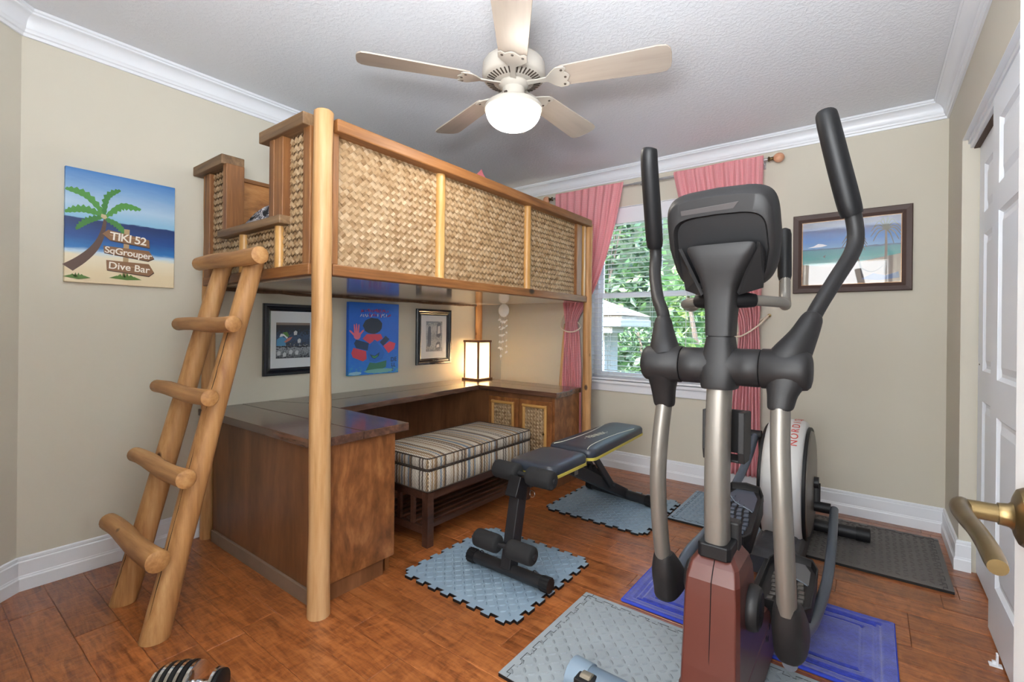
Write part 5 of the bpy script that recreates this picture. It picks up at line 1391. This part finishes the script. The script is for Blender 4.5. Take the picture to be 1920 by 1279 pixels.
# drum housing
YD, ZD, RD = 2.915, .372, .312
mb = MB(); prof = []
def drum_ring(x, r, zb=.055):
    out = []
    for k in range(56):
        a = 2*pi*k/56; ca = abs(cos(a))**(.62 if sin(a) < 0 else .95)*(1 if cos(a) > 0 else -1); y = YD + r*1.02*ca; z = ZD + r*sin(a)
        out.append((x, y, z))
    return out
mb.rings([drum_ring(sx(-.088), RD-.030), drum_ring(sx(-.084), RD-.012), drum_ring(sx(-.070), RD-.004), drum_ring(sx(-.03), RD), drum_ring(sx(.03), RD), drum_ring(sx(.066), RD-.004), drum_ring(sx(.082), RD-.012), drum_ring(sx(.088), RD-.030)])
drum = mb.build('drum_shell', M['silver2'], el, smooth=True, ang=50)
for s in (-1, 1):
    mb = MB(); mb.rings([drum_ring(sx(s*.086), RD-.034), drum_ring(sx(s*.100), RD-.034), drum_ring(sx(s*.104), RD-.040), drum_ring(sx(s*.098), RD-.052), drum_ring(sx(s*.096), RD-.056)]); mb.build('disc_rim', M['black2'], drum, smooth=True)
    mb = MB(); mb.rings([drum_ring(sx(s*.096), RD-.050), drum_ring(sx(s*.108), RD-.056), drum_ring(sx(s*.114), RD-.09), drum_ring(sx(s*.118), RD-.18), drum_ring(sx(s*.118), .03)]); mb.build('side_disc', M['silver'], drum, smooth=True)
    yy, zz_ = (2.86, .590) if s < 0 else (2.90, .255)
    mb = MB(); mb.tube([(sx(s*.116), YD, ZD), (sx(s*.138), YD, ZD)], .03, 18); mb.tube([(sx(s*.126), YD, ZD), (sx(s*.126), yy, zz_)], .020, 10, flat=.6); mb.build('crank_arm', M['blackmetal'], el, smooth=True)
    mb = MB(); mb.tube([(sx(s*.120), yy, zz_), (sx(s*.19), yy, zz_)], .026, 18); mb.build('crank_joint', M['black2'], el, smooth=True)
# base shroud of drum
mb = MB()
def bs(z, i): return [(sx(-.098+i), 2.44+i*2, z), (sx(.092-i), 2.44+i*2, z), (sx(.098-i), 2.52+i, z), (sx(.098-i), 3.26-i, z), (sx(-.098+i), 3.26-i, z), (sx(-.104+i), 2.52+i, z)]
mb.rings([bs(.03, .004), bs(.04, 0), bs(.115, 0), bs(.15, .012)])
mb.rings([[(sx(-.075), 2.56, .14), (sx(.075), 2.56, .14), (sx(.085), 3.22, .14), (sx(-.085), 3.22, .14)], [(sx(-.07), 2.62, .165), (sx(.07), 2.62, .165), (sx(.07), 3.18, .165), (sx(-.07), 3.18, .165)]])
mb.build('base_shroud', plain('dusty dark plastic', s2l(62, 62, 66), .5, var=.2, vscale=20), el, bevel=.01)
mb = MB(); mb.tube([(sx(-.335), 3.215, .0525), (sx(.345), 3.215, .0525)], .034, 18); rs = mb.build('rear_stabilizer', M['blackmetal'], el, smooth=True)
for s in (-1, 1): mb = MB(); mb.tube([(sx(s*.29), 3.215, .0535), (sx(s*.35), 3.215, .0535), (sx(s*.354), 3.215, .0535)], [.037, .037, .033], 18); mb.build('end_cap', M['black2'], rs, smooth=True)
# lettering running up the drum edge (follows the curved front of the drum)
word = 'NORDICTRACK'
for k, chh in enumerate(word[:8]):
    a = R(132 - k*8.0)
    y = YD + (RD+.002)*1.02*cos(a); z = ZD + (RD+.002)*sin(a)
    nrm_ = Vector((0, cos(a)/1.02, sin(a))).normalized(); upd = Vector((0, nrm_.z, -nrm_.y)); 
    if upd.z < 0: upd = -upd
    # text reads upwards: letter x axis = up the drum, letter y axis = towards -x
    text_mesh('letter', chh, .050, M['redlog'], drum, frame_m((sx(.047), y, z), upd, (-1, 0, 0), nrm_))

# ================================================================== PICTURES
def panel_yz(name, mb_or_poly, x0, x1, mat, parent, bevel=0):
    return MB().prism(mb_or_poly, 'x', x0, x1).build(name, mat, parent, bevel=bevel)
def art_grad(name, stops, axis=2, z0=0, z1=1, nz=.05, seed=1, stretch=(1, 3, 14)):
    m, nt, b = nmat(name); tc = nt.nodes.new('ShaderNodeTexCoord'); s_ = nt.nodes.new('ShaderNodeSeparateXYZ'); nt.links.new(tc.outputs['Object'], s_.inputs[0])
    v = coords(nt, 'Object', stretch)
    f = math_(nt, 'DIVIDE', math_(nt, 'SUBTRACT', s_.outputs[axis], z0), (z1-z0))
    f = math_(nt, 'ADD', f, math_(nt, 'MULTIPLY', math_(nt, 'SUBTRACT', noise(nt, v, 6, 4), .5), nz*2))
    nt.links.new(ramp(nt, f, stops), b.inputs['Base Color']); b.inputs['Roughness'].default_value = .45; return m
# --- canvas painting on the left wall
pt = thing('canvas_painting', 'unframed canvas painting of a palm tree, sea and a three board wooden signpost', 'painting', (XL, .697, 1.345))
y0, y1, z0, z1 = .487, .910, 1.345, 1.868
H_ = z1-z0
bg = art_grad('seaside paint', [(0, s2l(222, 204, 170)), (.10, s2l(226, 208, 172)), (.24, s2l(232, 222, 196)), (.28, s2l(190, 216, 232)), (.31, s2l(40, 116, 184)), (.42, s2l(22, 72, 140)), (.54, s2l(18, 48, 104)), (.565, s2l(20, 50, 108)), (.575, s2l(134, 186, 218)), (.70, s2l(170, 198, 222)), (.85, s2l(120, 160, 204)), (1.0, s2l(56, 118, 184))], 2, 0, H_, .022)
cv = MB().box((XL+.001, y0, z0), (XL+.022, y1, z1)).build('canvas', bg, pt, bevel=.002)
def YZ(u, v): return (y0 + (y1-y0)*u, z0 + H_*v)       # u right, v up
lay = [0]
def shp(name, pts, col, mat=None):
    lay[0] += 1; x = XL+.0222 + .00012*lay[0]
    m = mat or plain('paint '+name+str(lay[0]), col, .5)
    return MB().prism([YZ(*p) for p in pts], 'x', x-.0003, x+.0001).build(name, m, cv)
def leaf(name, a, b_, c, wid, col, n=18):
    P = smooth_path([a, b_, c], n//2); L, U = [], []
    pts = []
    for i, p in enumerate(P):
        q = P[min(i+1, len(P)-1)]; o_ = P[max(i-1, 0)]; t = Vector((q[0]-o_[0], q[1]-o_[1])).normalized(); nn = Vector((-t.y, t.x)); e = sin(pi*min(1, (i+.6)/(len(P))))**.6
        f = (1 if i % 2 else .62)
        U.append((p[0]+nn.x*wid*e*f*.35, p[1]+nn.y*wid*e*f*.35)); L.append((p[0]-nn.x*wid*e*f - t.x*.0, p[1]-nn.y*wid*e*f))
    shp(name, U + L[::-1], col)
trunk = smooth_path([(.335, .60), (.32, .50), (.29, .40), (.23, .30), (.13, .20), (.02, .12)], 4); wd = [.014 + .035*(i/len(trunk))**1.2 for i in range(len(trunk))]
shp('palm_trunk', [(p[0]-w_*.8, p[1]+w_*.6) if i else (p[0]-w_, p[1]) for i, (p, w_) in enumerate(zip(trunk, wd))] + [(p[0]+w_, p[1]-w_*.5) for p, w_ in list(zip(trunk, wd))[::-1]], s2l(92, 68, 58))
g1 = s2l(74, 142, 60); g2 = s2l(58, 124, 52)
leaf('palm_frond', (.32, .62), (.17, .76), (.0, .80), .055, g1); leaf('palm_frond', (.32, .61), (.15, .635), (.0, .60), .055, g1)
leaf('palm_frond', (.33, .61), (.36, .78), (.47, .87), -.05, g2); leaf('palm_frond', (.33, .61), (.48, .74), (.66, .73), .055, g1)
leaf('palm_frond', (.33, .60), (.46, .55), (.55, .43), .05, g2); leaf('palm_frond', (.32, .60), (.19, .54), (.09, .46), .05, g2)
shp('coconuts', [(.295, .60), (.33, .585), (.35, .60), (.34, .625), (.30, .63)], s2l(196, 180, 140))
shp('sign_pole', [(.49, .06), (.54, .06), (.555, .52), (.505, .52)], s2l(176, 148, 108))
brown = s2l(138, 100, 68); brownl = s2l(170, 132, 96)
def board(pts, line):
    shp('board_shadow', [(x+.004, y-.008) for x, y in pts], s2l(70, 46, 34)); shp('sign_board', pts, brown)
    x0_, x1_ = min(p[0] for p in pts), max(p[0] for p in pts); ym = sum(p[1] for p in pts)/len(pts)
    shp('board_grain', [(x0_+.06, ym+.022), (x1_-.08, ym+.014), (x1_-.09, ym+.007), (x0_+.07, ym+.010)], brownl)
board([(.31, .452), (.36, .495), (.74, .445), (.745, .372), (.38, .402)], 1)
board([(.32, .345), (.74, .340), (.79, .275), (.73, .245), (.325, .285)], 2)
board([(.345, .218), (.74, .215), (.79, .140), (.74, .100), (.35, .130)], 3)
gr_ = s2l(84, 120, 48)
for (cx_, cy_, s_) in ((.52, .075, 1.0), (.10, .055, .75)):
    for a in (-1, -.6, -.2, .2, .6, 1):
        shp('grass_blade', [(cx_-.012, cy_-.02), (cx_+a*.08*s_, cy_+.04*s_*(1.2-abs(a))), (cx_+a*.15*s_, cy_+.012-.03*abs(a)*s_), (cx_+.012, cy_-.028)], gr_)
cream = plain('white paint lettering', s2l(240, 232, 218), .5)
def art_text(s, u, v, size, parent, yz, x, mat, rot=0, sp=1.0, bold=.0, origin=None):
    y, z = yz(u, v); c_, s_ = cos(rot), sin(rot)
    return text_mesh('lettering', s, size, mat, parent, frame_m((x, y, z), (0, c_, s_), (0, -s_, c_), (1, 0, 0)), .0002, spacing=sp, bold=bold)
xt = XL + .0222 + .00012*(lay[0]+2)
art_text('TIKI 52', .545, .430, .053, cv, YZ, xt, cream, R(-4), .9, .0008)
art_text('SqGrouper', .548, .298, .043, cv, YZ, xt, cream, R(-4), .95, .0006)
art_text('Dive Bar', .555, .163, .046, cv, YZ, xt, cream, R(-3), 1.0, .0006)

# --- framed pictures under the loft
def picture_frame(name, label, y0, y1, z0, z1, fw_, mats, depth=.022, matw=None, lip=None, wall='x'):
    t = thing(name, label, 'picture', (XL, (y0+y1)/2, z0))
    def rg(i, x): return [(x, y0+i, z0+i), (x, y1-i, z0+i), (x, y1-i, z1-i), (x, y0+i, z1-i)]
    mb = MB(); mb.rings([rg(0, XL+.001), rg(0, XL+depth*.8), rg(.004, XL+depth), rg(fw_*.35, XL+depth), rg(fw_*.5, XL+depth*.72), rg(fw_*.7, XL+depth*.82), rg(fw_*.85, XL+depth*.6), rg(fw_, XL+depth*.5), rg(fw_, XL+.006)], cap=False)
    mb.build('frame', mats, t)
    return t
P1 = picture_frame('framed_photo', 'black framed print with white mount, partly hidden behind the pale loft pole', 1.372, 1.752, .848, 1.290, .045, M['blackframe'])
MB().box((XL+.004, 1.41, .885), (XL+.008, 1.714, 1.253)).build('mount', M['mat'], P1)
ph = MB().box((XL+.0081, 1.452, .952), (XL+.009, 1.672, 1.175)).build('photo_print', art_grad('dark photo print', [(0, s2l(40, 46, 58)), (.3, s2l(150, 158, 168)), (.36, s2l(52, 56, 68)), (.6, s2l(60, 84, 118)), (.8, s2l(44, 50, 62)), (1, s2l(54, 50, 56))], 2, .1, .32, .35, stretch=(1, 14, 14)), P1)
def flat(parent, pts, col, x): return MB().prism(pts, 'x', x, x+.0003).build('print_shape', plain('print tone', col, .5), parent)
xf = XL+.0092
flat(ph, [(1.452, 1.160), (1.672, 1.160), (1.672, 1.175), (1.452, 1.175)], s2l(128, 118, 112), xf)
flat(ph, [(1.454, 1.03), (1.51, 1.03), (1.515, 1.075), (1.485, 1.09), (1.456, 1.07)], s2l(84, 148, 196), xf)
flat(ph, [(1.472, 1.085), (1.48, 1.105), (1.505, 1.105), (1.525, 1.085), (1.52, 1.072), (1.50, 1.092)], s2l(224, 228, 230), xf+.0004)
flat(ph, [(1.49, 1.112), (1.52, 1.118), (1.535, 1.09), (1.52, 1.085)], s2l(84, 130, 66), xf+.0006)
flat(ph, [(1.512, 1.05), (1.54, 1.065), (1.555, 1.085), (1.53, 1.08), (1.50, 1.055)], s2l(196, 120, 110), xf+.0004)
flat(ph, [(1.452, 1.022), (1.672, 1.022), (1.672, 1.026), (1.452, 1.026)], s2l(20, 22, 28), xf)
for (a, b_) in ((1.47, .985), (1.505, .975), (1.545, .99), (1.585, .985), (1.60, 1.06), (1.575, 1.11)): flat(ph, [(a-.010, b_-.014), (a+.008, b_-.012), (a+.012, b_+.008), (a, b_+.016), (a-.012, b_+.006)], s2l(190, 196, 204), xf+.0002)
P2 = picture_frame('framed_photo', 'small black framed pale sketch with a white mount, right of the blue painting', 2.578, 2.968, .848, 1.305, .050, M['blackframe'])
MB().box((XL+.004, 2.62, .89), (XL+.008, 2.926, 1.262)).build('mount', M['mat'], P2)
sk = art_grad('pale sketch print', [(0, s2l(120, 128, 140)), (.3, s2l(176, 184, 192)), (.5, s2l(140, 150, 164)), (.75, s2l(190, 196, 202)), (1, s2l(128, 138, 150))], 2, .1, .36, .4, stretch=(1, 12, 12))
pr2 = MB().box((XL+.0081, 2.685, .955), (XL+.009, 2.868, 1.205)).build('photo_print', sk, P2)
for (a, b_, c_, d_) in ((2.80, 1.08, 2.855, 1.19), (2.70, 1.0, 2.74, 1.16), (2.79, .97, 2.85, 1.03)): flat(pr2, [(a, b_), ((a+c_)/2, b_-.012), (c_, b_+.01), (c_-.004, d_), ((a+c_)/2, d_+.008), (a+.006, d_-.01)], s2l(104, 112, 126), xf)
for (a, b_, c_, d_) in ((2.812, 1.10, 2.845, 1.17), (2.80, .985, 2.835, 1.015)): flat(pr2, [(a, b_), (c_, b_+.006), (c_-.004, d_), (a+.004, d_-.006)], s2l(206, 210, 214), xf+.0004)
# --- blue children's painting
bp_ = thing('childs_painting', 'bright blue unframed canvas painted by a child with a pink handprint', 'painting', (XL, 2.16, .808))
y0, y1, z0, z1 = 1.945, 2.383, .808, 1.328; H_ = z1-z0
blu = art_grad('blue poster paint', [(0, s2l(60, 150, 200)), (.05, s2l(34, 124, 220)), (.5, s2l(18, 104, 222)), (1, s2l(24, 112, 230))], 2, 0, H_, .3, stretch=(1, 6, 8))
cv = MB().box((XL+.001, y0, z0), (XL+.030, y1, z1)).build('canvas', blu, bp_, bevel=.002)
lay[0] = 0; _x = XL+.0302
def shp(name, pts, col, mat=None):
    lay[0] += 1; x = _x + .00012*lay[0]
    return MB().prism([YZ(*p) for p in pts], 'x', x-.0003, x+.0001).build(name, mat or plain('paint '+name+str(lay[0]), col, .55), cv)
def blob(name, cx_, cy_, rx, ry, col, seed=0, n=18, j=.06):
    rg = random.Random(seed); shp(name, [(cx_+rx*cos(2*pi*k/n)*(1+rg.uniform(-j, j)), cy_+ry*sin(2*pi*k/n)*(1+rg.uniform(-j, j))) for k in range(n)], col)
blob('round_cap', .46, .68, .19, .115, s2l(44, 58, 84), 1)
shp('red_arm', [(.26, .50), (.34, .565), (.62, .565), (.66, .50), (.55, .46), (.50, .485), (.40, .43)], s2l(212, 74, 100))
shp('dark_band', [(.10, .44), (.14, .49), (.38, .44), (.36, .335), (.14, .375)], s2l(36, 62, 104)); shp('dark_band', [(.60, .45), (.72, .54), (.80, .49), (.67, .395)], s2l(36, 62, 104))
shp('red_arm', [(.05, .31), (.09, .38), (.33, .33), (.34, .22), (.27, .19), (.08, .25)], s2l(214, 70, 92)); shp('red_arm', [(.67, .395), (.80, .46), (.93, .43), (.90, .35), (.78, .29)], s2l(214, 70, 100))
shp('blue_face', [(.36, .26), (.38, .38), (.49, .49), (.60, .40), (.70, .30), (.66, .21), (.50, .165), (.40, .19)], s2l(26, 104, 204))
shp('green_smile', [(.40, .285), (.50, .26), (.60, .31), (.58, .255), (.50, .215), (.44, .235)], s2l(30, 70, 110)); shp('green_smile', [(.44, .265), (.50, .25), (.57, .275), (.55, .245), (.50, .225), (.46, .235)], s2l(70, 150, 96))
shp('green_base', [(.33, .06), (.40, .17), (.52, .155), (.74, .185), (.73, .09), (.60, .06)], s2l(52, 118, 96))
blob('pale_shore', .60, .045, .30, .03, s2l(110, 170, 170), 4); blob('pale_shore', .12, .03, .12, .022, s2l(150, 200, 228), 5)
pk = s2l(232, 120, 150)
blob('handprint', .155, .545, .065, .055, pk, 6, 12, .04)
for (a, b_, c_, d_) in ((.115, .57, .10, .69), (.145, .58, .14, .70), (.175, .58, .185, .69), (.20, .56, .27, .615), (.10, .555, .02, .61)):
    t_ = Vector((c_-a, d_-b_)).normalized(); n_ = Vector((-t_.y, t_.x))*.016; shp('handprint', [(a-n_.x, b_-n_.y), (c_-n_.x*.7, d_-n_.y*.7), (c_+t_.x*.012, d_+t_.y*.012), (c_+n_.x*.7, d_+n_.y*.7), (a+n_.x, b_+n_.y)], pk)
rg = random.Random(31)
def squiggle(u0, u1, v, h_, n, cols):
    for k in range(n):
        a = u0 + (u1-u0)*(k+.5)/n; c_ = rg.choice(cols); P = [(a+rg.uniform(-.022, .022), v+rg.uniform(-h_, h_)) for _ in range(4)]
        lay[0] += 1; x = _x+.00012*lay[0]; mb = MB(); mb.tube([(x, *YZ(*p)) for p in P], .0022, 4); mb.build('scribbled_title', plain('title paint', c_, .5), cv)
squiggle(.22, .78, .890, .028, 14, [s2l(206, 60, 84), s2l(206, 60, 84), s2l(120, 40, 110)]); squiggle(.20, .82, .825, .028, 15, [s2l(206, 60, 84), s2l(226, 226, 236), s2l(226, 226, 236)])
ink = plain('dark blue ink', s2l(20, 36, 84), .5); xt = _x + .00012*(lay[0]+2)
art_text('DE', .885, .195, .045, cv, YZ, xt, ink, R(3), 1.1, .0005); art_text('LL', .88, .115, .04, cv, YZ, xt, ink, R(-6), 1.1, .0005); art_text('2', .86, .05, .035, cv, YZ, xt, ink)

# --- framed beach print on the back wall
bt = thing('beach_print', 'dark brown framed beach print with two palms and turquoise sea on the window wall', 'picture', (-.113, YB, 1.407))
X0, X1, Z0, Z1 = -.420, .195, 1.407, 1.922
def rgb(i, y): return [(X0+i, y, Z0+i), (X1-i, y, Z0+i), (X1-i, y, Z1-i), (X0+i, y, Z1-i)]
mb = MB(); mb.rings([rgb(0, YB-.001), rgb(0, YB-.020), rgb(.004, YB-.024), rgb(.030, YB-.020), rgb(.050, YB-.012), rgb(.052, YB-.006)], cap=False); mb.build('frame', M['brownframe'], bt)
mb = MB(); mb.rings([rgb(.050, YB-.0125), rgb(.055, YB-.0125), rgb(.055, YB-.008)], cap=False); mb.build('inner_edge', M['bronze'], bt)
sea = art_grad('beach print', [(0, s2l(160, 148, 142)), (.18, s2l(164, 152, 144)), (.30, s2l(160, 160, 154)), (.33, s2l(104, 164, 168)), (.42, s2l(44, 150, 152)), (.54, s2l(22, 128, 146)), (.565, s2l(16, 70, 120)), (.575, s2l(96, 152, 202)), (.70, s2l(48, 118, 196)), (.80, s2l(50, 98, 170)), (.92, s2l(84, 88, 112)), (1, s2l(76, 76, 98))], 2, .05, .465, .03, stretch=(2, 1, 10))
pc = MB().box((X0+.05, YB-.008, Z0+.05), (X1-.05, YB-.005, Z1-.05)).build('print', sea, bt)
W_ = X1-X0-.11; Hh = Z1-Z0-.11; lay[0] = 0
def XZ(u, v): return (X0+.055+W_*u, Z0+.055+Hh*v)
def shb(pts, col):
    lay[0] += 1; y = YB-.0081-.0001*lay[0]
    return MB().prism([XZ(*p) for p in pts], 'y', y, y+.0003).build('print_shape', plain('print tone', col, .5), pc)
def strip(P, w0, w1, col):
    P = smooth_path(P, 4); n = len(P); L_ = []; R_ = []
    for i, p in enumerate(P):
        q, o_ = P[min(i+1, n-1)], P[max(i-1, 0)]; t = Vector((q[0]-o_[0], q[1]-o_[1])).normalized(); w_ = w0+(w1-w0)*i/(n-1); L_.append((p[0]-t.y*w_, p[1]+t.x*w_)); R_.append((p[0]+t.y*w_, p[1]-t.x*w_))
    shb(L_+R_[::-1], col)
shb([(.0, .33), (.25, .28), (.6, .33), (1, .42), (1, 0), (0, 0)], s2l(150, 136, 126))
shb([(.05, .60), (.12, .62), (.17, .655), (.22, .645), (.27, .62), (.2, .60)], s2l(228, 230, 238))
shb([(.62, .06), (.74, .14), (.86, .10), (.98, .15), (.99, .06), (.8, .03)], s2l(98, 116, 156))
tr_ = s2l(92, 84, 84); fr_ = s2l(74, 84, 84)
strip([(.55, .64), (.57, .45), (.61, .28), (.64, .08)], .008, .013, tr_); strip([(.86, .80), (.862, .5), (.858, .12)], .009, .016, s2l(108, 96, 92))
for (cx_, cy_, L_) in ((.55, .66, .13), (.86, .80, .15)):
    for a in (0, 25, 50, 80, 110, 140, 165, 190, 215, 325, 345, 300):
        r_ = R(a); strip([(cx_, cy_), (cx_+cos(r_)*L_*.55, cy_+sin(r_)*L_*.9+.04), (cx_+cos(r_)*L_, cy_+sin(r_)*L_*1.2-.07)], .010, .003, fr_)
strip([(.63, .22), (.70, .17), (.77, .18), (.84, .26)], .008, .003, s2l(90, 80, 80))
shb([(.22, .44), (.245, .465), (.26, .47), (.245, .45), (.25, .42)], s2l(50, 80, 90))
MB().box((X0+.052, YB-.0095-.0001*lay[0]-.0012, Z0+.052), (X1-.052, YB-.0095-.0001*lay[0]-.0004, Z1-.052)).build('glazing', M['glass'], bt)
